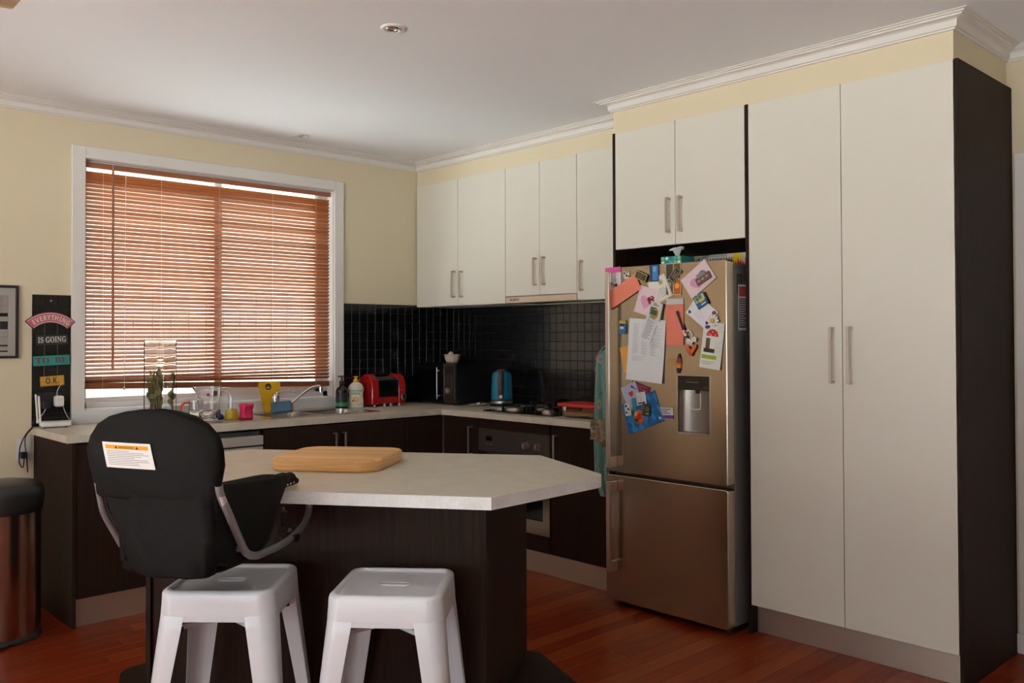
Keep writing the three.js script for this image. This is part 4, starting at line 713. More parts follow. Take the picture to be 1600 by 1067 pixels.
{
  const d = mesh('daisy_magnet', new THREE.SphereGeometry(0.011, 16, 10).scale(1, 1, 0.6).translate(0, 0, 0.008), mat('yellow resin', lin(0.7, 0.42, 0.06), 0.5), scene);
  tag(d, 'white daisy magnet at the top of the leaflet', 'magnet'); magnetAt(d, -2.285, 1.428, 0.004, 0);
  const pm = mat('white petal resin', lin(0.68, 0.65, 0.64), 0.5), pg = new THREE.SphereGeometry(0.012, 10, 8).scale(1, 0.55, 0.3);
  for (let i = 0; i < 10; i++) mesh('petal', pg, pm, d, [0.02 * Math.cos(i * PI / 5), 0.02 * Math.sin(i * PI / 5), 0.004], [0, 0, i * PI / 5]);
  mesh('leaf', new THREE.SphereGeometry(0.014, 10, 8).scale(1, 0.6, 0.3), mat('purple resin', lin(0.06, 0.04, 0.14), 0.5), d, [-0.03, -0.028, 0.002]);
  mesh('bud', new THREE.SphereGeometry(0.012, 10, 8).scale(1, 0.8, 0.3), mat('brown resin', lin(0.25, 0.07, 0.03), 0.5), d, [0.006, 0.036, 0.002]);
}
{
  const b = tag(mesh('marker_pen', cyl(0.0065, 0.0055, 0.136, 14), M.black, scene, [FX - 0.0095, 1.413, -2.457]), 'black marker pen clipped beside the salmon notepad', 'pen');
  b.rotation.set(-0.39, 0, 0);
  mesh('pen_label', cyl(0.0062, 0.006, 0.03, 14, true), M.white, b, [0, -0.045, 0]);
}
{
  const t = mesh('flower_lei_magnet', new THREE.TorusGeometry(0.021, 0.0045, 10, 28).scale(0.8, 1.25, 0.6), mat('pale bead string', lin(0.6, 0.56, 0.5), 0.5), scene);
  tag(t, 'flip-flop and white flower magnet beside the salmon notepad', 'magnet'); magnetAt(t, -2.418, 1.36, 0.004, 18);
  for (const [x, y, k] of [[0, -0.034, 0], [0.026, -0.026, 1], [-0.006, -0.026, 2]]) { const f = mesh('flower', merge(...Array.from({ length: 5 }, (_, i) => new THREE.SphereGeometry(0.006, 8, 6).scale(1.4, 0.8, 0.4).translate(0.006, 0, 0).rotateZ(i * 1.257))), M.white, t, [x, y, 0.005 + k * 0.001]); mesh('bead', new THREE.SphereGeometry(0.003, 8, 6), M.redPlastic, f, [0, 0, 0.003]); }
  for (const [s, a] of [[1, -0.6], [-1, 0.55]]) mesh('flip_flop', extr(roundedPoly([[-0.008, -0.026], [0.008, -0.026], [0.010, 0.02], [0, 0.028], [-0.010, 0.02]], 0.006), 0.006, 0.0015), mat('orange foam', lin(0.62, 0.12, 0.03), 0.6), t, [s * 0.012 - 0.008, -0.068, 0.001], [0, 0, a - 0.3]);
  mesh('bead', new THREE.SphereGeometry(0.008, 12, 8), M.redPlastic, t, [-0.012, 0.024, 0.003]);
}
{
  const s = new THREE.Shape(); s.moveTo(0, 0.048); s.quadraticCurveTo(0.02, 0.01, 0.012, -0.03); s.lineTo(0.004, -0.046); s.lineTo(-0.004, -0.046); s.quadraticCurveTo(-0.02, 0.005, 0, 0.048);
  magnet('surfboard_magnet', 'little orange surfboard magnet above the water dispenser', uvRect(extr(s, 0.007, 0.002, 2), -0.016, -0.048, 0.016, 0.048), pr('sunset surfboard', 32, 96, (g) => { g.fillStyle = '#2a1a14'; g.fillRect(0, 0, 32, 96); g.fillStyle = '#a33a1e'; g.fillRect(0, 22, 32, 30); g.fillStyle = '#e0802c'; g.fillRect(0, 46, 32, 24); g.fillStyle = '#f0c060'; g.fillRect(14, 56, 10, 12); }, 0.3), -2.478, 1.23, 0.001, -4);
}
magnet('cow_print_magnet', 'white magnet with dark spots on the blue picture edge', plate(0.036, 0.062, 0), pr('spotted magnet', 40, 70, (g) => { g.fillStyle = '#d4d2cc'; g.fillRect(0, 0, 40, 70); g.fillStyle = '#222'; for (const [x, y, r] of [[12, 14, 7], [28, 34, 6], [10, 50, 6]]) { g.beginPath(); g.arc(x, y, r, 0, 7); g.fill(); } g.fillStyle = '#b03040'; g.fillRect(16, 26, 8, 6); }), -2.782, 0.995, 0.006, 10);
magnet('teal_magnet', 'narrow teal strip magnet above the blue picture', plate(0.022, 0.065, 0), mat('teal enamel', lin(0.03, 0.26, 0.36), 0.3), -2.742, 1.022, 0.007, 10);
magnet('forest_magnet', 'green and brown picture magnet beside the round red magnet', plate(0.05, 0.06, 0), pr('forest picture', 56, 66, (g) => { g.fillStyle = '#33402a'; g.fillRect(0, 0, 56, 66); g.fillStyle = '#8a4a24'; g.fillRect(4, 4, 12, 58); g.fillStyle = '#55703c'; g.beginPath(); g.arc(36, 28, 14, 0, 7); g.fill(); g.fillStyle = '#9aa890'; g.fillRect(26, 48, 22, 8); }), -2.668, 1.0, 0.005, -6);
magnet('red_round_magnet', 'round red and orange leaf magnet on the blue picture', uvRect(lathe([[0, 0.012], [0.02, 0.009], [0.03, 0.003], [0.032, 0]], 28).scale(1, 1, 1.1).rotateX(PI / 2), -0.032, -0.036, 0.032, 0.036), pr('red leaf magnet', 64, 72, (g) => { g.fillStyle = '#d8502a'; g.fillRect(0, 0, 64, 72); for (const [c, x, y, r] of [['#f0a030', 20, 20, 12], ['#a02418', 44, 30, 14], ['#3a5a2c', 30, 50, 9], ['#e8701e', 50, 54, 9], ['#7a1a14', 14, 52, 8]]) { g.fillStyle = c; g.beginPath(); g.arc(x, y, r, 0, 7); g.fill(); } }, 0.3), -2.718, 0.962, 0.003, 0);
// curled energy label on the fridge's side
tag(mesh('energy_label', sheet((s, t) => [3.535 + s * 0.075, 1.385 + t * 0.21, FZ1 + 0.0015 + 0.010 * s * s], 8, 4), pr('energy label', 64, 200, (g) => { g.fillStyle = '#ddd8d4'; g.fillRect(0, 0, 64, 200); g.fillStyle = '#b0413c'; g.fillRect(6, 8, 52, 44); g.fillStyle = '#5a5452'; g.fillRect(6, 60, 52, 130); lines(g, 10, 66, 44, 12, 10, '#c9c4c0', 4); }), scene), 'curling red and white label on the grey fridge side', 'label');
// things on top of the fridge (its cabinet top is at 1.69, the door top at 1.706)
{
  const b = thing('tissue_box', 'green and blue patterned tissue box on top of the fridge', 'tissue box', [3.575, 1.69, -2.58], RT + 0.05);
  const bm = pr('patterned carton', 128, 64, (g) => { g.fillStyle = '#2f9a94'; g.fillRect(0, 0, 128, 64); for (let i = 0; i < 5; i++) for (let j = 0; j < 3; j++) { g.fillStyle = ['#9fc06a', '#e4ecdf', '#2a7fb0', '#4fb09a'][(i + j) % 4]; g.save(); g.translate(14 + i * 25, 10 + j * 22); g.rotate(PI / 4); g.fillRect(-8, -8, 16, 16); g.restore(); } });
  mesh('carton', uvRect(box(0.118, 0.058, 0.118, 0.002), -0.059, -0.029, 0.059, 0.029), bm, b, [0, 0.029, 0]);
  mesh('tissue', sheet((s, t) => { const a = s * 2 * PI, r = 0.006 + 0.028 * t + 0.008 * t * Math.sin(3 * a); return [r * Math.cos(a) * (1.4 - 0.3 * t), 0.058 + 0.045 * Math.sin(t * 2.1) + 0.007 * Math.sin(2 * a) * t, r * Math.sin(a) * 0.6]; }, 40, 10), mat('thin tissue', lin(0.62, 0.60, 0.60), 0.9, { transmission: 0.25 }), b);
}
{
  const b = thing('spiral_book', 'colourful spiral-bound book lying on top of the fridge', 'book', [3.72, 1.69, -2.385], RT);
  const w = 0.30, h = 0.062;
  const bm = pr('book cover print', 256, 56, (g) => { g.fillStyle = '#b9b6b0'; g.fillRect(0, 0, 256, 56); g.fillStyle = '#2c2a2a'; for (let i = 0; i < 15; i++) { g.save(); g.translate(20 + i * 13, 16); g.rotate(0.3); g.fillRect(0, 0, 4, 20); g.restore(); } g.fillStyle = '#9cae50'; g.fillRect(90, 36, 80, 20); g.fillStyle = '#e0c020'; g.beginPath(); g.arc(214, 22, 24, 0, 7); g.fill(); g.fillStyle = '#c41a14'; for (let i = 0; i < 7; i++) { g.beginPath(); g.moveTo(176 + i * 12, 56); g.lineTo(184 + i * 11, 18 + (i % 3) * 8); g.lineTo(190 + i * 12, 56); g.fill(); } });
  const arch = (x) => h * Math.min(1, 0.35 + 1.1 * Math.sqrt(Math.max(0, (x + w / 2) / w * 1.05)));
  const s = new THREE.Shape(); s.moveTo(-w / 2, 0); s.lineTo(w / 2, 0); for (let i = 12; i >= 0; i--) { const x = -w / 2 + w * i / 12; s.lineTo(x, arch(x)); } s.closePath();
  mesh('cover', uvRect(extr(s, 0.16, 0.001), -w / 2, 0, w / 2, h), bm, b, [0, 0, -0.08]);
  for (let i = 0; i < 14; i++) mesh('spiral_ring', new THREE.TorusGeometry(0.007, 0.0012, 6, 12).rotateY(PI / 2), M.black, b, [-w / 2 + 0.03 + i * 0.0125, arch(-w / 2 + 0.03 + i * 0.0125) - 0.004, 0.081]);
}
// apron hanging beside the fridge
{
  const a = thing('hanging_apron', 'mint green floral apron hanging beside the fridge', 'apron', [3.48, 0.20, -2.982], 0);
  const am = pr('mint floral cotton', 256, 512, (g) => { g.fillStyle = '#8fc4b4'; g.fillRect(0, 0, 256, 512); let s = 3; const r = () => { s = (s * 16807) % 2147483647; return s / 2147483647; }; for (let i = 0; i < 14; i++) { const x = r() * 256, y = r() * 512; for (let k = 0; k < 6; k++) { g.fillStyle = i % 3 ? '#e8d8d0' : '#e0a8a4'; g.beginPath(); g.arc(x + 11 * Math.cos(k), y + 11 * Math.sin(k), 9, 0, 7); g.fill(); } g.fillStyle = i % 2 ? '#c8a050' : '#3f8f9a'; g.beginPath(); g.arc(x, y, 6, 0, 7); g.fill(); } for (let i = 0; i < 16; i++) { g.fillStyle = '#4a9aa0'; g.beginPath(); g.ellipse(r() * 256, r() * 512, 4, 14, r() * 3, 0, 7); g.fill(); } }, 0.9);
  const cm = pr('beige floral frill', 128, 128, (g) => { g.fillStyle = '#b9ac90'; g.fillRect(0, 0, 128, 128); let s = 9; const r = () => { s = (s * 16807) % 2147483647; return s / 2147483647; }; for (let i = 0; i < 60; i++) { g.fillStyle = ['#d8c4a8', '#7f8a68', '#c49a88', '#a88a6a'][i % 4]; g.beginPath(); g.arc(r() * 128, r() * 128, 5 + r() * 9, 0, 7); g.fill(); } }, 0.9);
  am.color.setRGB(0.5, 0.5, 0.5); cm.color.setRGB(0.6, 0.58, 0.55);
  const z0 = (t) => -0.045 + 0.03 * (t > 0.97 ? (t - 0.97) / 0.03 : 0) - 0.012 * Math.sin(t * 2.2) * (1 - t) - 0.004 + 0.035 * Math.max(0, 0.12 - t) / 0.12;
  const cloth = (k) => sheet((s, t) => { const y = 0.34 + t * 0.74; const zz = z0(t) + s * (0.04 - z0(t)); return [-0.016 * Math.sin(s * 9 + t * 2) * (0.4 + 0.6 * (1 - t)) - 0.006 * Math.sin(s * 21 + t * 5) + k, y + 0.02 * s * (t > 0.5 ? 1 : -1), zz]; }, 30, 40);
  mesh('apron_cloth', cloth(0), am, a);
  mesh('frill_pocket', sheet((s, t) => { const fl = 1 - t; return [-0.020 - 0.012 * fl * Math.sin(s * 26) - 0.012 * Math.sin(s * 9 + 1), 0.63 + t * 0.10 + 0.035 * s * 0.2 - 0.05 * s * fl, -0.062 + s * 0.105 + 0.006 * fl * Math.sin(t * 7)]; }, 40, 12), cm, a);
  mesh('apron_tie', sheet((s, t) => [-0.01 + 0.004 * Math.sin(t * 9), 0.012 + t * 0.37, 0.022 + s * 0.013 + 0.005 * Math.sin(t * 5) + 0.004 * t], 3, 20), cm, a);
  mesh('neck_loop', tube([[0.0, 1.07, -0.03], [0.0, 1.10, 0.0], [0.0, 1.118, 0.03], [0.0, 1.10, 0.034]], 0.004, 20, 8), am, a);
  const hk = tag(mesh('adhesive_hook', merge(box(0.03, 0.05, 0.006, 0.002), tube([[0, -0.005, -0.002], [0, -0.012, -0.014], [0, -0.002, -0.018]], 0.004, 12, 8)), M.white, scene, [3.51, 1.33, FZ0 - 0.0045]), 'small white hook on the fridge side holding the apron', 'hook');
}

// ---------------------------------------------------------------- things on the worktop under the window
{ // square glass vase with green stems
  const v = thing('glass_vase', 'tall square clear glass vase with green stems', 'vase', [1.934, 0.9, -4.845], 0.63);
  const o = 0.062, i = 0.0575, H = 0.445;
  const ring = (h, y, r) => rectShape(2 * h, 2 * h, r).getPoints().slice(0, -1).map((p) => [p.x, y, p.y]);
  const rip = (k) => (y) => 0.0012 * Math.sin(y * 150 + k);
  const rows = []; for (let y = 0; y <= 1.0001; y += 1 / 24) rows.push(ring(o + (y > 0.62 ? 0.0011 * Math.sin(y * 75) : 0), y * H, 0.005));
  const inner = []; for (let y = 1; y >= -0.0001; y -= 1 / 24) inner.push(ring(i + (y > 0.62 ? 0.0011 * Math.sin(y * 62 + 2) : 0), 0.022 + y * (H - 0.022), 0.004));
  mesh('vase_glass', loft([...rows, ...inner].map((r) => r.reverse()), true, true), M.glass, v);
  const leafM = [[0.20, 0.26, 0.08], [0.28, 0.33, 0.12], [0.14, 0.19, 0.06]].map((c) => mat('green leaf', lin(...c), 0.5, { transmission: 0.2 })), stemM = mat('brown stem', lin(0.16, 0.10, 0.04), 0.7);
  for (let k = 0; k < 10; k++) {
    const x = rr(-0.05, 0.05), z = rr(-0.05, 0.05), h = rr(0.22, 0.29);
    const st = mesh('stem', tube([[x, 0.026, z], [x * 0.8 + rr(-0.01, 0.01), h * 0.5, z * 0.8], [x * 1.1, h, z * 1.1]], 0.005, 16, 6), stemM, v);
    for (let j = 0; j < 8; j++) {
      const a = rr(0, 2 * PI), y = rr(0.08, h), L = rr(0.035, 0.055), W = rr(0.012, 0.02);
      const g = sheet((s, t) => { const w = W * Math.sin(PI * Math.min(0.98, t * 0.94 + 0.04)); return [(s - 0.5) * 2 * w, L * t, 0.012 * Math.sin(t * 3) - 0.2 * Math.abs(s - 0.5) * w]; }, 4, 6);
      mesh('leaf', g, leafM[(j + k) % 3], st, [THREE.MathUtils.clamp(x * 0.9, -0.038, 0.038), y - 0.02, THREE.MathUtils.clamp(z * 0.9, -0.038, 0.038)], [rr(-0.3, 0.3), a, rr(-0.3, 0.3)]);
    }
  }
}
{ // measuring jug
  const j = thing('measuring_jug', 'clear glass measuring jug with red markings on the drainer', 'jug', [2.118, 0.906, -4.64], -0.45);
  const out = [[0.0, 0], [0.045, 0], [0.049, 0.006], [0.053, 0.06], [0.060, 0.15], [0.066, 0.185]], inn = [[0.063, 0.185], [0.057, 0.15], [0.050, 0.06], [0.045, 0.012], [0.0, 0.010]];
  const g = lathe([...out, ...inn], 48), p = g.attributes.position;
  for (let k = 0; k < p.count; k++) { const y = p.getY(k), x = p.getX(k), a = Math.atan2(p.getZ(k), x); if (y > 0.13) { const s = Math.exp(-((Math.abs(Math.abs(a) - PI)) ** 2) * 9) * (y - 0.13) / 0.055; p.setX(k, x - 0.022 * s); } }
  g.computeVertexNormals();
  const b = mesh('jug_body', g, M.glass, j);
  mesh('jug_handle', tube([[0.058, 0.165, 0], [0.085, 0.162, 0], [0.105, 0.145, 0], [0.11, 0.11, 0], [0.108, 0.07, 0], [0.104, 0.05, 0]], 0.0075, 40, 12), M.glass, j);
  const ink = mat('red measure print', lin(0.5, 0.03, 0.03), 0.5), arc = (r, y, a0, a1, t) => new THREE.CylinderGeometry(r, r, t, 16, 1, true, a0, a1 - a0).translate(0, y, 0);
  mesh('measure_mark', merge(arc(0.0525, 0.06, -0.3, 0.35, 0.005), arc(0.0545, 0.085, -0.06, -0.02, 0.05), arc(0.0595, 0.145, -0.16, 0.08, 0.016)), ink, b);
  const grey = mat('grey measure print', lin(0.25, 0.27, 0.28), 0.5);
  mesh('measure_mark', merge(...[0.016, 0.026, 0.036, 0.046].map((y) => arc(0.0497 + y * 0.06, y, -0.55, 0.75, 0.0022))), grey, b);
}
{ // glass mug with orange handle
  const m = thing('glass_mug', 'small clear glass mug with orange plastic handle', 'mug', [2.115, 0.906, -4.80], PI * 0.93);
  mesh('mug_glass', lathe([[0, 0], [0.034, 0], [0.036, 0.005], [0.037, 0.105], [0.0345, 0.105], [0.0335, 0.008], [0, 0.007]], 36), M.glass, m);
  mesh('handle', tube([[0.037, 0.092, 0], [0.062, 0.09, 0], [0.078, 0.07, 0], [0.08, 0.045, 0], [0.07, 0.022, 0], [0.04, 0.015, 0]], 0.007, 40, 10), mat('orange plastic', lin(0.72, 0.09, 0.015), 0.4), m);
}
{
  const c = thing('sippy_cup', 'translucent yellow upturned cup beside the pink one', 'cup', [2.248, 0.908, -4.635]);
  mesh('cup', lathe([[0.036, 0], [0.039, 0.002], [0.039, 0.012], [0.034, 0.014], [0.031, 0.05], [0.026, 0.055], [0, 0.056]], 32), mat('translucent yellow plastic', lin(0.72, 0.52, 0.03), 0.3, { transmission: 0.45 }), c);
  mesh('base_ring', new THREE.TorusGeometry(0.037, 0.003, 8, 32).rotateX(PI / 2), mat('yellow plastic', lin(0.6, 0.42, 0.03), 0.4), c, [0, 0.003, 0]);
}
{
  const c = thing('baby_cup', 'bright pink child cup with moulded grips by the sink', 'cup', [2.322, 0.908, -4.608], 0.3);
  const pm = mat('hot pink plastic', lin(0.66, 0.02, 0.10), 0.4), g = lathe([[0, 0], [0.036, 0], [0.039, 0.006], [0.037, 0.03], [0.034, 0.045], [0.037, 0.06], [0.041, 0.072], [0.038, 0.08], [0.02, 0.083], [0, 0.083]], 40);
  mesh('cup', g, pm, c);
  mesh('grip', tube([[-0.03, 0.07, 0.018], [-0.044, 0.055, 0.03], [-0.042, 0.03, 0.03], [-0.03, 0.015, 0.02]], 0.006, 20, 10), pm, c);
}
{
  const c = thing('bottle_lid', 'small dark blue pointed bottle lid between jug and yellow cup', 'lid', [2.198, 0.906, -4.68]);
  mesh('lid', lathe([[0, 0.056], [0.004, 0.053], [0.008, 0.03], [0.022, 0.022], [0.023, 0], [0, 0]], 24), mat('dark blue plastic', lin(0.02, 0.02, 0.16), 0.4), c);
}
{ // yellow cutting mat leaning on the window behind the tap
  const s = roundedPoly([[-0.05, 0], [0.045, 0], [0.078, 0.185], [-0.075, 0.185]], [0.008, 0.008, 0.014, 0.014]);
  const h = new THREE.Path(); h.absellipse(-0.008, 0.155, 0.016, 0.016, 0, 2 * PI); s.holes.push(h);
  const b = thing('cutting_mat', 'yellow plastic cutting mat with hang hole leaning behind the tap', 'cutting mat', [2.668, 0.904, -4.965], 0);
  mesh('mat_sheet', extr(s, 0.006, 0.001), mat('yellow plastic', lin(0.80, 0.46, 0.01), 0.45), b, [0, 0, 0], [-0.16, 0, 0.02]);
  mesh('eyelet', new THREE.TorusGeometry(0.017, 0.004, 10, 28), M.darkSteel, b, [-0.011, 0.1535, -0.0215], [-0.16, 0, 0]);
}
{
  const s = thing('dish_sponge', 'blue scrubbing sponge on a golden pad by the tap', 'sponge', [2.612, 0.906, -4.74], -0.5);
  const bl = new RoundedBoxGeometry(0.122, 0.07, 0.034, 6, 0.016), p = bl.attributes.position;
  for (let k = 0; k < p.count; k++) { const d = 0.005 * fbm(p.getX(k) * 40, p.getY(k) * 40, p.getZ(k) * 40, 3); p.setXYZ(k, p.getX(k) * (1 + d * 8), p.getY(k) + d * 1.5 - 0.008 * Math.cos(p.getX(k) * 22), p.getZ(k) + d); }
  bl.computeVertexNormals();
  mesh('scourer', bl, mat('blue scourer fibre', lin(0.10, 0.21, 0.32), 0.95, { bumpMap: weaveBump, bumpScale: 0.002 }), s, [0, 0.045, 0.012], [-0.2, 0, 0.08]);
  mesh('foam', new RoundedBoxGeometry(0.112, 0.055, 0.024, 3, 0.01), mat('golden sponge foam', lin(0.5, 0.26, 0.04), 0.95), s, [0.014, 0.032, -0.016], [-0.2, 0, 0.08]);
}
{
  const s = thing('hand_soap', 'dark pump bottle of hand soap with green label by the window', 'bottle', [3.148, 0.9, -4.925], 0.3);
  mesh('bottle', lathe([[0, 0], [0.037, 0], [0.04, 0.004], [0.04, 0.11], [0.034, 0.128], [0.018, 0.142], [0.016, 0.155], [0, 0.155]], 32), mat('black brown plastic', lin(0.012, 0.009, 0.008), 0.25), s);
  mesh('label', new THREE.CylinderGeometry(0.0405, 0.0405, 0.085, 32, 1, true), pr('soap label', 256, 90, (g) => { g.fillStyle = '#2b2d2e'; g.fillRect(0, 0, 256, 90); g.fillStyle = '#3fa886'; g.fillRect(0, 62, 256, 28); lines(g, 16, 10, 60, 4, 11, '#55585a', 2); lines(g, 144, 10, 60, 4, 11, '#55585a', 2); g.fillStyle = '#bfe6d8'; g.fillRect(12, 70, 40, 10); g.fillRect(140, 70, 40, 10); }, 0.4), s, [0, 0.056, 0]);
  mesh('pump', merge(cyl(0.017, 0.017, 0.022, 24).translate(0, 0.166, 0), cyl(0.006, 0.006, 0.03, 14).translate(0, 0.19, 0), box(0.048, 0.01, 0.016, 0.004).translate(-0.010, 0.207, 0)), M.black, s);
}
{
  const s = thing('dish_liquid', 'white dishwashing liquid bottle with yellow cap and lemon label', 'bottle', [3.243, 0.9, -4.905], -0.72);
  const ell = (w, d, y) => Array.from({ length: 40 }, (_, k) => [w * Math.cos(k / 40 * 2 * PI), y, d * Math.sin(k / 40 * 2 * PI)]);
  const W = [[0.046, 0], [0.05, 0.004], [0.049, 0.05], [0.044, 0.085], [0.05, 0.112], [0.05, 0.132], [0.038, 0.152], [0.02, 0.166], [0.015, 0.172]];
  mesh('bottle', loft(W.map(([w, y]) => ell(w, 0.45 * w + 0.006, y)).map((r) => r.reverse())), mat('milky white plastic', lin(0.70, 0.67, 0.58), 0.35), s);
  const wAt = (y) => { for (let i = 0; i + 1 < W.length; i++) if (y <= W[i + 1][1]) { const t = (y - W[i][1]) / (W[i + 1][1] - W[i][1]); return W[i][0] + t * (W[i + 1][0] - W[i][0]); } return 0.02; };
  const lab = pr('dish liquid label', 192, 256, (g, w, h) => { g.fillStyle = '#e6dfca'; g.fillRect(0, 0, w, h); g.textAlign = 'center'; g.fillStyle = '#1f7a34'; g.font = 'bold 34px sans-serif'; g.fillText('MORNING', 96, 60, 176); g.fillStyle = '#1c4f34'; g.font = 'bold 36px sans-serif'; g.fillText('FRESH', 96, 98, 130); g.fillStyle = '#e8a53a'; g.beginPath(); g.arc(100, 168, 34, 0, 7); g.fill(); g.fillStyle = '#f2c470'; g.beginPath(); g.arc(108, 160, 22, 0, 7); g.fill(); g.fillStyle = '#3f6a1c'; g.beginPath(); g.ellipse(72, 186, 16, 9, 0.6, 0, 7); g.fill(); g.fillStyle = '#8f8a78'; g.fillRect(30, 232, 132, 4); }, 0.5);
  mesh('label', sheet((u, t) => { const y = 0.012 + t * 0.122, w = wAt(y), a = PI * (0.9 - 0.8 * u); return [w * 1.01 * Math.cos(a), y, (0.45 * w + 0.0065) * Math.sin(a) * 1.01]; }, 16, 14), lab, s);
  mesh('cap', lathe([[0, 0.206], [0.012, 0.205], [0.016, 0.202], [0.016, 0.199], [0.008, 0.196], [0.008, 0.186], [0.018, 0.182], [0.018, 0.166], [0, 0.166]].reverse(), 28), mat('yellow cap plastic', lin(0.78, 0.45, 0.02), 0.4), s);
}
{ // red toaster
  const t = thing('red_toaster', 'glossy red toaster with dark steel sides on the corner worktop', 'toaster', [3.465, 0.9, -4.92], 0);
  const endShape = roundedPoly([[-0.08, 0.014], [0.08, 0.014], [0.08, 0.13], [0.06, 0.195], [0.0, 0.222], [-0.06, 0.195], [-0.08, 0.13]], [0.008, 0.008, 0.06, 0.05, 0.06, 0.05, 0.06]);
  const cap = (x, w) => mesh('end_cap', extr(endShape, w, 0.006, 3).rotateY(PI / 2), M.red, t, [x, 0, 0]);
  cap(-0.138, 0.055); cap(0.078, 0.058);
  const bodyShape = roundedPoly([[-0.07, 0.02], [0.07, 0.02], [0.07, 0.14], [0.055, 0.19], [-0.055, 0.19], [-0.07, 0.14]], [0.004, 0.004, 0.05, 0.012, 0.012, 0.05]);
  mesh('body', extr(bodyShape, 0.166, 0).rotateY(PI / 2), M.darkSteel, t, [-0.085, 0, 0]);
  mesh('side_panel', box(0.165, 0.11, 0.003, 0.001), mat('polished dark steel', lin(0.12, 0.13, 0.14), 0.2, { metalness: 1 }), t, [-0.002, 0.118, 0.0722]);
  mesh('lower_band', box(0.166, 0.045, 0.012, 0.003), M.red, t, [-0.002, 0.040, 0.068]);
  mesh('top_plate', box(0.165, 0.004, 0.085, 0.001), mat('polished steel', lin(0.6, 0.57, 0.52), 0.3, { metalness: 1 }), t, [-0.002, 0.192, 0]);
  for (const z of [-0.022, 0.022]) mesh('slot', box(0.14, 0.003, 0.02, 0.001), M.black, t, [-0.002, 0.1945, z]);
  const k = mesh('dial', cyl(0.019, 0.019, 0.012, 28).rotateX(PI / 2), M.black, t, [0.112, 0.06, 0.086]);
  mesh('dial_ring', new THREE.TorusGeometry(0.019, 0.0025, 8, 28), M.chrome, k, [0, 0, 0.004]);
  for (const [x, y] of [[0.1, 0.105], [0.06, 0.05]]) mesh('lamp_button', cyl(0.005, 0.005, 0.008, 14).rotateX(PI / 2), M.redPlastic, t, [x, y, 0.081]);
  for (const [x, z] of [[-0.1, 0.05], [0.1, 0.05], [-0.1, -0.05], [0.1, -0.05], [-0.02, 0.05], [0.03, 0.05]]) mesh('foot', cyl(0.009, 0.011, 0.02, 14), M.handle, t, [x, 0.01, z]);
}
{ // microwave, facing into the room
  const m = thing('microwave_oven', 'black microwave oven in the tiled corner', 'microwave', [3.80, 0.9, -4.787], RT);
  const w = 0.455, h = 0.27;
  mesh('housing', box(w, h, 0.36, 0.006), mat('black painted steel', lin(0.012, 0.012, 0.013), 0.25), m, [0, 0.012 + h / 2, -0.19]);
  const d = mesh('door', box(w - 0.115, h - 0.004, 0.02, 0.003), M.blackGlass, m, [-0.0575, 0.012 + h / 2, -0.008]);
  mesh('handle', merge(box(0.009, 0.215, 0.009, 0.002).translate(0, 0, 0.032), box(0.02, 0.008, 0.03, 0.001).translate(0.01, 0.085, 0.016), box(0.02, 0.008, 0.03, 0.001).translate(0.01, -0.085, 0.016)), M.chrome, d, [0.13, 0, 0.008]);
  mesh('window', box(w - 0.2, h - 0.09, 0.002, 0.0008), mat('dark mesh glass', lin(0.004, 0.004, 0.005), 0.15), d, [-0.03, 0.005, 0.0105]);
  const p = mesh('control_panel', uvRect(box(0.112, h - 0.004, 0.02, 0.003), -0.056, -0.133, 0.056, 0.133), pr('microwave panel', 112, 266, (g) => { g.fillStyle = '#3c2f2a'; g.fillRect(0, 0, 112, 266); g.fillStyle = '#0a0a0b'; g.fillRect(12, 22, 86, 44); g.fillStyle = '#8a5a48'; for (let i = 0; i < 5; i++) for (let j = 0; j < 2; j++) g.fillRect(22 + j * 44, 84 + i * 20, 20, 4); }, 0.4), m, [0.1705, 0.012 + h / 2, -0.008]);
  mesh('dial', merge(cyl(0.02, 0.021, 0.014, 28).rotateX(PI / 2), box(0.004, 0.028, 0.004, 0.001).rotateZ(0.7).translate(0, 0, 0.008)), M.handle, p, [-0.014, -0.05, 0.016]);
  for (const [x, z] of [[-0.2, -0.03], [0.2, -0.03], [-0.2, -0.34], [0.2, -0.34]]) mesh('foot', cyl(0.012, 0.012, 0.014, 14), M.rubber, m, [x, 0.007, z]);
}
{
  const j = thing('citrus_juicer', 'small cream citrus juicer bowl on the microwave', 'juicer', [3.905, 1.182, -4.715]);
  const cm = mat('cream plastic', lin(0.62, 0.54, 0.42), 0.4);
  mesh('bowl', lathe([[0, 0], [0.04, 0], [0.04, 0.01], [0.044, 0.012], [0.047, 0.02], [0.0475, 0.02], [0.05, 0.03], [0.0505, 0.03], [0.053, 0.041], [0.0535, 0.041], [0.056, 0.052], [0.062, 0.056], [0.06, 0.059], [0.05, 0.05], [0.035, 0.04], [0, 0.04]], 40), cm, j);
  const g = lathe([[0.03, 0.04], [0.022, 0.055], [0.012, 0.072], [0.006, 0.078], [0, 0.079]], 40), p = g.attributes.position;
  for (let k = 0; k < p.count; k++) { const a = Math.atan2(p.getZ(k), p.getX(k)), s = 1 + 0.12 * Math.cos(a * 10); p.setX(k, p.getX(k) * s); p.setZ(k, p.getZ(k) * s); }
  g.computeVertexNormals(); mesh('reamer', g, cm, j, [-0.012, 0, 0]);
}
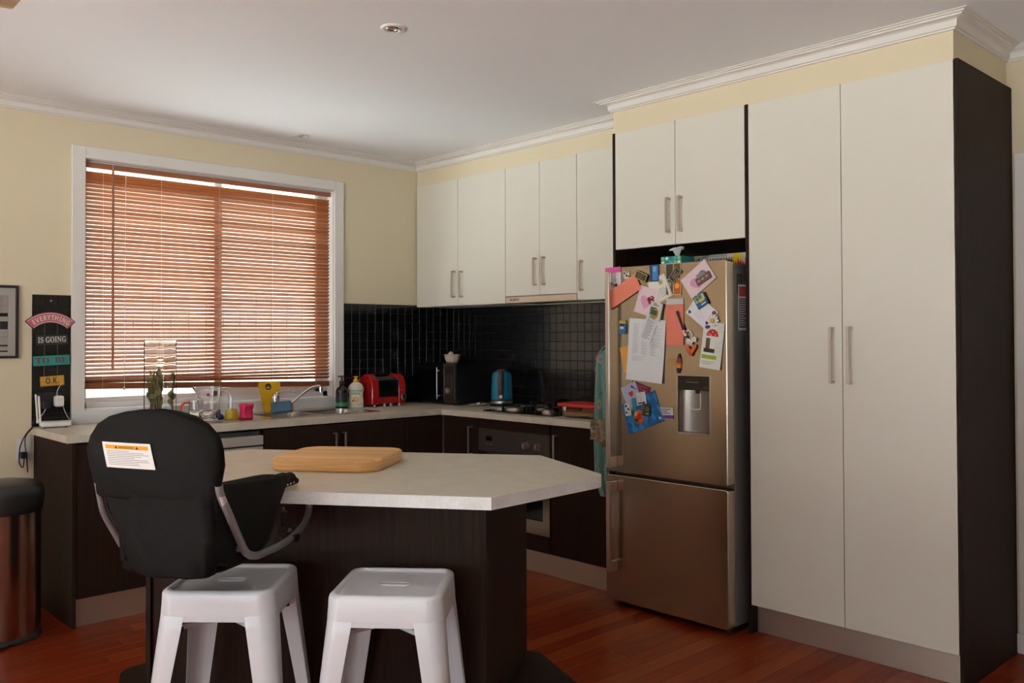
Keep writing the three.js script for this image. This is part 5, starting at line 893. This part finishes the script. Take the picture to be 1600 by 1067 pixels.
{ // kettle
  const k = thing('electric_kettle', 'teal blue electric kettle beside the cooktop', 'kettle', [4.02, 0.9, -4.335], RT + 0.72);
  mesh('power_base', lathe([[0, 0], [0.085, 0], [0.086, 0.006], [0.07, 0.012], [0, 0.013]], 36), M.black, k);
  mesh('base_ring', lathe([[0, 0.014], [0.071, 0.014], [0.073, 0.018], [0.073, 0.032], [0.071, 0.036], [0, 0.036]], 40), M.handle, k);
  mesh('body', lathe([[0, 0.036], [0.072, 0.036], [0.073, 0.05], [0.072, 0.12], [0.070, 0.19], [0.064, 0.215], [0.052, 0.228], [0.04, 0.232], [0, 0.232]], 48), M.teal, k);
  const lid = mesh('lid', lathe([[0, 0.246], [0.02, 0.244], [0.036, 0.236], [0.038, 0.23], [0, 0.23]], 36), mat('brown lid knob', lin(0.12, 0.06, 0.045), 0.4), k);
  mesh('handle', loft([[0.045, 0.055, 0.016], [0.10, 0.072, 0.016], [0.16, 0.076, 0.016], [0.20, 0.072, 0.0155], [0.222, 0.058, 0.014], [0.232, 0.04, 0.012]].map(([y, z, w]) => Array.from({ length: 20 }, (_, i) => { const a = i / 20 * 2 * PI; return [w * 1.15 * Math.cos(a), y, z + 0.008 + 0.014 * Math.sin(a)]; }))), mat('grey brown handle', lin(0.05, 0.043, 0.038), 0.45), k);
  mesh('water_gauge', cyl(0.011, 0.011, 0.006, 24).rotateX(PI / 2), M.white, k, [0.002, 0.065, 0.0835]);
  mesh('spout', loft([[0.17, 0.066, 0.02], [0.2, 0.075, 0.017], [0.222, 0.088, 0.01]].map(([y, z, w]) => Array.from({ length: 16 }, (_, i) => { const a = i / 16 * 2 * PI; return [w * Math.cos(a), y, -z + w * 0.8 * Math.sin(a)]; }))), M.teal, k);
}
{
  const s = thing('spoon_rest', 'small white dish with a tea bag beside the kettle', 'dish', [3.93, 0.9, -4.475]);
  mesh('dish', lathe([[0, 0.004], [0.05, 0.004], [0.066, 0.010], [0.068, 0.009], [0.05, 0], [0, 0]].reverse(), 32), M.white, s);
  mesh('tea_bag', box(0.03, 0.012, 0.025, 0.004), M.paper, s, [0.01, 0.012, 0.0], [0, 0.5, 0]);
}
{ // lidded glass dish of leftovers
  const c = thing('glass_container', 'rectangular glass dish of food under a red lid', 'container', [3.755, 0.9, -3.345], RT);
  const ring = (w, d, y, r) => rectShape(w, d, r).getPoints().slice(0, -1).map((p) => [p.x, y, p.y]);
  mesh('dish', loft([ring(0.23, 0.15, 0.0, 0.03), ring(0.25, 0.17, 0.01, 0.035), ring(0.285, 0.195, 0.062, 0.035), ring(0.277, 0.187, 0.062, 0.033), ring(0.243, 0.163, 0.014, 0.03), ring(0.22, 0.14, 0.006, 0.025)].map((r) => r.reverse())), M.glass, c);
  const fd = [mat('yellow rice', lin(0.5, 0.28, 0.08), 0.8), mat('dark red sauce', lin(0.16, 0.02, 0.008), 0.5), mat('pink meat', lin(0.5, 0.2, 0.15), 0.7)];
  const lump = (w, h, d) => { const g = new RoundedBoxGeometry(w, h, d, 4, Math.min(h, d) / 2.2), p = g.attributes.position; for (let i = 0; i < p.count; i++) { const n = 1 + 0.25 * fbm(p.getX(i) * 40, p.getY(i) * 40, p.getZ(i) * 40, 3); p.setXYZ(i, p.getX(i) * n, p.getY(i) * n, p.getZ(i) * n); } g.computeVertexNormals(); return g; };
  mesh('food', lump(0.21, 0.022, 0.13), fd[0], c, [0, 0.022, 0]);
  mesh('food', lump(0.10, 0.03, 0.11), fd[1], c, [-0.055, 0.040, 0.005]);
  mesh('food', lump(0.10, 0.034, 0.10), fd[2], c, [0.06, 0.036, 0.005]);
  mesh('lid', planSlab(rectShape(0.30, 0.21, 0.04), 0.018, 0.004), M.redPlastic, c, [0, 0.063, 0]);
}
{
  const h = tag(mesh('suction_hook', merge(lathe([[0, 0.012], [0.008, 0.011], [0.018, 0.004], [0.02, 0]], 24).rotateZ(PI / 2)), M.redPlastic, scene, [RX - 0.0095, 1.16, -3.62]), 'small red suction hook stuck on the black tiles', 'hook');
  mesh('hook', tube([[-0.01, 0, 0], [-0.022, -0.012, 0], [-0.03, -0.004, 0]], 0.003, 14, 8), M.redPlastic, h);
}

// ---------------------------------------------------------------- wall by the bin: signs, router, cables, picture
{
  const wz = WZ + 0.012;
  const arcM = pr('pink arched sign face', 512, 256, (g, w, h) => { g.fillStyle = '#c4687c'; g.fillRect(0, 0, w, h); const cx = 256, sc = 512 / 0.252, cy = (1.505 - 1.325) * sc; g.strokeStyle = '#efe6d8'; g.lineWidth = 5; for (const r of [0.165, 0.121]) { g.beginPath(); g.arc(cx, cy, r * sc, -PI / 2 - 0.74, -PI / 2 + 0.74); g.stroke(); } g.fillStyle = '#efe2c4'; g.font = 'bold 74px sans-serif'; g.textAlign = 'center'; const t = 'EVERYTHING'; [...t].forEach((ch, i) => { g.save(); g.translate(cx, cy); g.rotate((i - 4.5) * 0.133 + (i > 8 ? 0.03 : 0)); g.scale(0.8, 1); g.fillText(ch, 0, -0.130 * sc); g.restore(); }); }, 0.6);
  const s = new THREE.Shape(), R = 0.172, r = 0.114, a0 = PI / 2 - 0.79, a1 = PI / 2 + 0.79;
  s.absarc(0, 0, R, a0, a1, false); s.absarc(0, 0, r, a1, a0, true); s.closePath();
  const edge = mat('dark sign edge', lin(0.02, 0.015, 0.012), 0.7);
  const plank = (name, label, shape, m, p, rz, rect) => { const t = thing(name, label, 'sign', [p[0], p[1], wz]); mesh('board', extr(shape, 0.007, 0.0005), edge, t, [0, 0, 0], [0, 0, rz]); const f = new THREE.ShapeGeometry(shape, 24); const face = mesh('painted_face', uvRect(f, ...rect), m, t, [0, 0, 0.0076], [0, 0, rz]); face.scale.set(0.985, 0.985, 1); return t; };
  const cyn = 1.325, top = thing('word_sign', 'pink arched sign reading EVERYTHING on the tile strip', 'sign', [1.426, 1.44, wz], 0, 'hanging word signs');
  mesh('board', extr(s, 0.007, 0.0005).translate(0, cyn - 1.44, 0), edge, top);
  const s2 = new THREE.Shape(); s2.absarc(0, 0, R - 0.003, a0 + 0.02, a1 - 0.02, false); s2.absarc(0, 0, r + 0.003, a1 - 0.02, a0 + 0.02, true); s2.closePath();
  mesh('painted_face', uvRect(new THREE.ShapeGeometry(s2, 24), -0.126, 1.505 - 1.325 - 0.126, 0.126, 1.505 - 1.325).translate(0, cyn - 1.44, 0.0076), arcM, top);
  const word = (bg, fg, font, txt, border) => pr('painted sign face', 384, 128, (g, w, h) => { g.fillStyle = bg; g.fillRect(0, 0, w, h); if (border) { g.strokeStyle = border; g.lineWidth = 5; g.strokeRect(8, 8, w - 16, h - 16); } g.fillStyle = fg; g.font = font; g.textAlign = 'center'; g.fillText(txt, w / 2, 98, w - 40); }, 0.6);
  plank('word_sign', 'dark blue sign reading IS GOING under the pink arch', rectShape(0.156, 0.056, 0.002), word('#25303a', '#e3d8bc', 'bold 96px serif', 'IS GOING'), [1.433, 1.352], 0.045, [-0.078, -0.028, 0.078, 0.028]).userData.group = 'hanging word signs';
  plank('word_sign', 'teal sign reading TO BE above the yellow one', rectShape(0.180, 0.052, 0.002), word('#2f9a90', '#8c2b3a', 'bold 102px serif', 'TO  BE'), [1.431, 1.243], 0.035, [-0.09, -0.026, 0.09, 0.026]).userData.group = 'hanging word signs';
  plank('word_sign', 'yellow sign reading O.K. lowest of the hanging signs', rectShape(0.118, 0.052, 0.002), word('#d9a63c', '#2a3438', 'bold 112px sans-serif', 'O.K.', '#a87a2a'), [1.434, 1.136], 0.05, [-0.059, -0.026, 0.059, 0.026]).userData.group = 'hanging word signs';
  const ch = thing("sign_strings", "thin strings joining the hanging word signs", "string", [1.43, 1.15, wz]);
  for (const x of [-0.033, 0.03]) for (const [y0, y1] of [[1.376, 1.432], [1.266, 1.328], [1.16, 1.221]]) mesh('string', cyl(0.0011, 0.0011, y1 - y0, 6), M.string, ch, [x, (y0 + y1) / 2 - 1.15, 0.003]);
  const hk = tag(mesh('screw_hook', merge(lathe([[0, 0.004], [0.004, 0.003], [0.006, 0]], 16).rotateX(PI / 2)), M.chrome, scene, [1.43, 1.555, WZ + 0.009]), 'tiny screw at the top of the tile strip', 'screw');
}
{
  const r = thing('wifi_router', 'white router with two upright antennas on the worktop end', 'router', [1.425, 0.9, -4.93], -0.2);
  const s = roundedPoly([[-0.07, -0.045], [0.075, -0.035], [0.085, 0.03], [-0.07, 0.05]], 0.014);
  mesh('case', extr(s, 0.026, 0.006, 3).rotateX(-PI / 2), M.white, r, [0, 0.005, 0]);
  for (const [x, z] of [[-0.05, 0.03], [0.05, 0.025], [-0.05, -0.03], [0.05, -0.02]]) mesh('foot', cyl(0.006, 0.006, 0.007, 10), M.rubber, r, [x, 0.0035, z]);
  for (const [x, z, h, t] of [[-0.068, 0.025, 0.135, -0.06], [-0.075, -0.055, 0.14, -0.07]]) { const a = mesh('antenna', new THREE.CapsuleGeometry(0.005, h, 6, 12).translate(0, h / 2, 0), M.white, r, [x, 0.026, z], [0, 0, -t]); mesh('hinge', cyl(0.007, 0.007, 0.014, 12).rotateZ(PI / 2), M.white, a); }
}
{
  const o = thing('power_outlet', 'black double power outlet low on the tile strip', 'outlet', [1.424, 1.04, WZ + 0.0095]);
  mesh('cover_plate', box(0.112, 0.07, 0.008, 0.002), M.black, o, [0, 0, 0.004]);
  for (const x of [-0.035, 0.035]) mesh('rocker', box(0.012, 0.018, 0.004, 0.001), M.black, o, [x, 0.018, 0.009]);
  const p = thing('plug_adapter', 'white plug-in power adapter under the yellow sign', 'adapter', [1.46, 1.03, WZ + 0.018]);
  mesh('housing', new RoundedBoxGeometry(0.044, 0.058, 0.046, 4, 0.012), M.white, p, [0, 0, 0.024]);
  mesh('cable', tube([[0.012, -0.02, 0.045], [0.03, -0.06, 0.03], [0.055, -0.10, 0.02], [0.095, -0.127, 0.04], [0.13, -0.129, 0.06], [0.155, -0.128, 0.05], [0.14, -0.128, 0.035], [0.11, -0.1275, 0.03]], 0.0016, 60, 6), M.white, p);
  mesh('cable', tube([[-0.012, 0.02, 0.04], [-0.01, 0.05, 0.03], [0.004, 0.075, 0.02], [0.02, 0.092, 0.012]], 0.0016, 20, 6), M.white, p);
  const b = thing('router_plug', 'black plug with white lead behind the router', 'plug', [1.40, 1.015, WZ + 0.018]);
  mesh('housing', new RoundedBoxGeometry(0.04, 0.045, 0.03, 3, 0.008), M.black, b, [0, 0, 0.016]);
  mesh('lead', tube([[0, -0.02, 0.02], [-0.02, -0.05, 0.03], [-0.045, -0.078, 0.045]], 0.0018, 20, 6), M.white, b);
}
{
  const o = thing('wall_socket', 'white wall socket with black leads beside the worktop end panel', 'socket', [1.305, 0.79, WZ + 0.0005]);
  mesh('cover_plate', box(0.07, 0.115, 0.008, 0.002), M.white, o, [0, 0, 0.004]);
  mesh('plug', new RoundedBoxGeometry(0.03, 0.035, 0.03, 3, 0.006), M.black, o, [-0.005, -0.03, 0.022]);
  mesh('lead', tube([[-0.005, -0.04, 0.035], [-0.012, -0.09, 0.035], [-0.03, -0.06, 0.04], [-0.025, 0.02, 0.04], [0.0, 0.08, 0.045], [0.03, 0.118, 0.055]], 0.0032, 60, 8), M.black, o);
  mesh('lead', tube([[0.008, -0.04, 0.03], [0.012, -0.12, 0.03], [0.0, -0.03, 0.05], [-0.005, 0.06, 0.05], [0.028, 0.115, 0.06]], 0.0028, 60, 8), M.black, o);
}
{
  const f = thing('framed_picture', 'black framed grey radio print on the wall beside the signs', 'picture', [1.09, 1.443, WZ + 0.001]);
  const w = 0.37, h = 0.372;
  mesh('frame', extr((() => { const s = rectShape(w, h, 0); s.holes.push(rectShape(w - 0.026, h - 0.026, 0)); return s; })(), 0.018, 0.001), M.black, f);
  const pm = pr('grey radio print', 512, 512, (g) => { g.fillStyle = '#b5b0a8'; g.fillRect(0, 0, 512, 512); g.fillStyle = '#a39d94'; g.fillRect(20, 60, 440, 400); g.strokeStyle = '#6f6a64'; g.lineWidth = 2; g.strokeRect(20, 60, 440, 130); g.strokeRect(20, 130, 440, 240); g.fillStyle = '#7d7770'; for (let i = 0; i < 7; i++) for (let j = 0; j < 6; j++) g.fillRect(40 + i * 58, 72 + j * 17 + (j > 2 ? 14 : 0), 38, 5); g.fillStyle = '#141414'; g.fillRect(20, 190, 440, 26); g.fillRect(20, 252, 440, 60); g.fillRect(20, 428, 440, 12); g.fillRect(20, 470, 440, 12); g.fillStyle = '#1f6a64'; g.fillRect(20, 256, 390, 52); g.fillStyle = '#2fa39a'; for (let i = 0; i < 7; i++) { g.fillRect(60 + i * 50, 264, 5, 36); g.fillRect(60 + i * 50, 278, 24, 4); } g.fillStyle = '#2a2624'; g.beginPath(); g.arc(330, 352, 14, 0, 7); g.fill(); }, 0.4);
  mesh('print', new THREE.PlaneGeometry(w - 0.025, h - 0.025), pm, f, [0, 0, 0.008]);
}
// steel pedal bin
{
  const b = thing('pedal_bin', 'round stainless steel bin with a black lid', 'bin', [1.092, 0, -4.50]);
  mesh('base_ring', lathe([[0, 0], [0.150, 0], [0.153, 0.006], [0.150, 0.028], [0, 0.028]], 56), M.black, b);
  mesh('body', lathe([[0.146, 0.026], [0.147, 0.03], [0.147, 0.58], [0.146, 0.585]], 72), mat('polished bin steel', lin(0.42, 0.36, 0.31), 0.2, { metalness: 1 }), b);
  mesh('rim', lathe([[0.146, 0.572], [0.152, 0.575], [0.158, 0.61], [0.160, 0.655], [0.153, 0.685], [0.138, 0.694]], 64), M.black, b);
  mesh('lid', lathe([[0.138, 0.694], [0.134, 0.698], [0.12, 0.706], [0.07, 0.715], [0, 0.718]].reverse(), 64), mat('black lid plastic', lin(0.012, 0.012, 0.012), 0.3), b);
  mesh('pedal', box(0.06, 0.01, 0.045, 0.004), M.black, b, [-0.06, 0.012, 0.155]);
}

// ---------------------------------------------------------------- ceiling
function downlight(label, x, z) {
  const d = thing('downlight', label, 'light', [x, CY, z], 0.4, 'recessed ceiling downlights');
  mesh('trim_ring', lathe([[0.052, 0], [0.052, -0.004], [0.046, -0.008], [0.036, -0.008], [0.034, -0.0045], [0.033, 0.0]].reverse(), 40), M.trim, d);
  const g = mesh('gimbal', lathe([[0.034, -0.001], [0.033, -0.008], [0.026, -0.009], [0.025, -0.003]].reverse(), 36), M.chrome, d, [0, 0, 0], [0.1, 0, 0.05]);
  mesh('reflector', lathe([[0.0255, -0.003], [0.012, -0.0012], [0, -0.001]], 32), M.chrome, g);
  mesh('lamp_glass', new THREE.CircleGeometry(0.025, 28).rotateX(PI / 2), M.pane, g, [0, -0.0055, 0]);
}
downlight('round silver downlight in the middle of the ceiling', 2.075, -2.868);
downlight('round silver downlight close to the window wall', 2.765, -4.775);
{ // ceiling fan whose blade tip shows in the top corner
  const f = thing('ceiling_fan', 'timber-bladed ceiling fan whose blade tip shows in the ceiling corner', 'fan', [0.63, 2.30, -2.14]);
  mesh('motor', lathe([[0, 0.045], [0.05, 0.042], [0.085, 0.02], [0.09, 0], [0.085, -0.03], [0.05, -0.05], [0, -0.055]], 40), M.white, f);
  mesh('rod', cyl(0.012, 0.012, 0.24, 16), M.white, f, [0, 0.165, 0]);
  mesh('canopy', lathe([[0, 0.295], [0.06, 0.294], [0.055, 0.27], [0.02, 0.24], [0, 0.24]], 32), M.white, f);
  const bl = planSlab(roundedPoly([[-0.05, 0.09], [0.05, 0.09], [0.065, 0.67], [-0.06, 0.69]], [0.01, 0.01, 0.012, 0.012]), 0.007, 0.001), bm = mat('pale timber fan blade', lin(0.52, 0.35, 0.19), 0.45, { map: bambooTex });
  for (let k = 0; k < 3; k++) { const a = k * 2 * PI / 3, h = mesh('blade', bl, bm, f, [0, 0, 0], [0, a, 0]); mesh('blade_iron', box(0.05, 0.006, 0.12, 0.002), M.white, h, [0, -0.004, -0.09]); }
}
renderer.render(scene, camera);
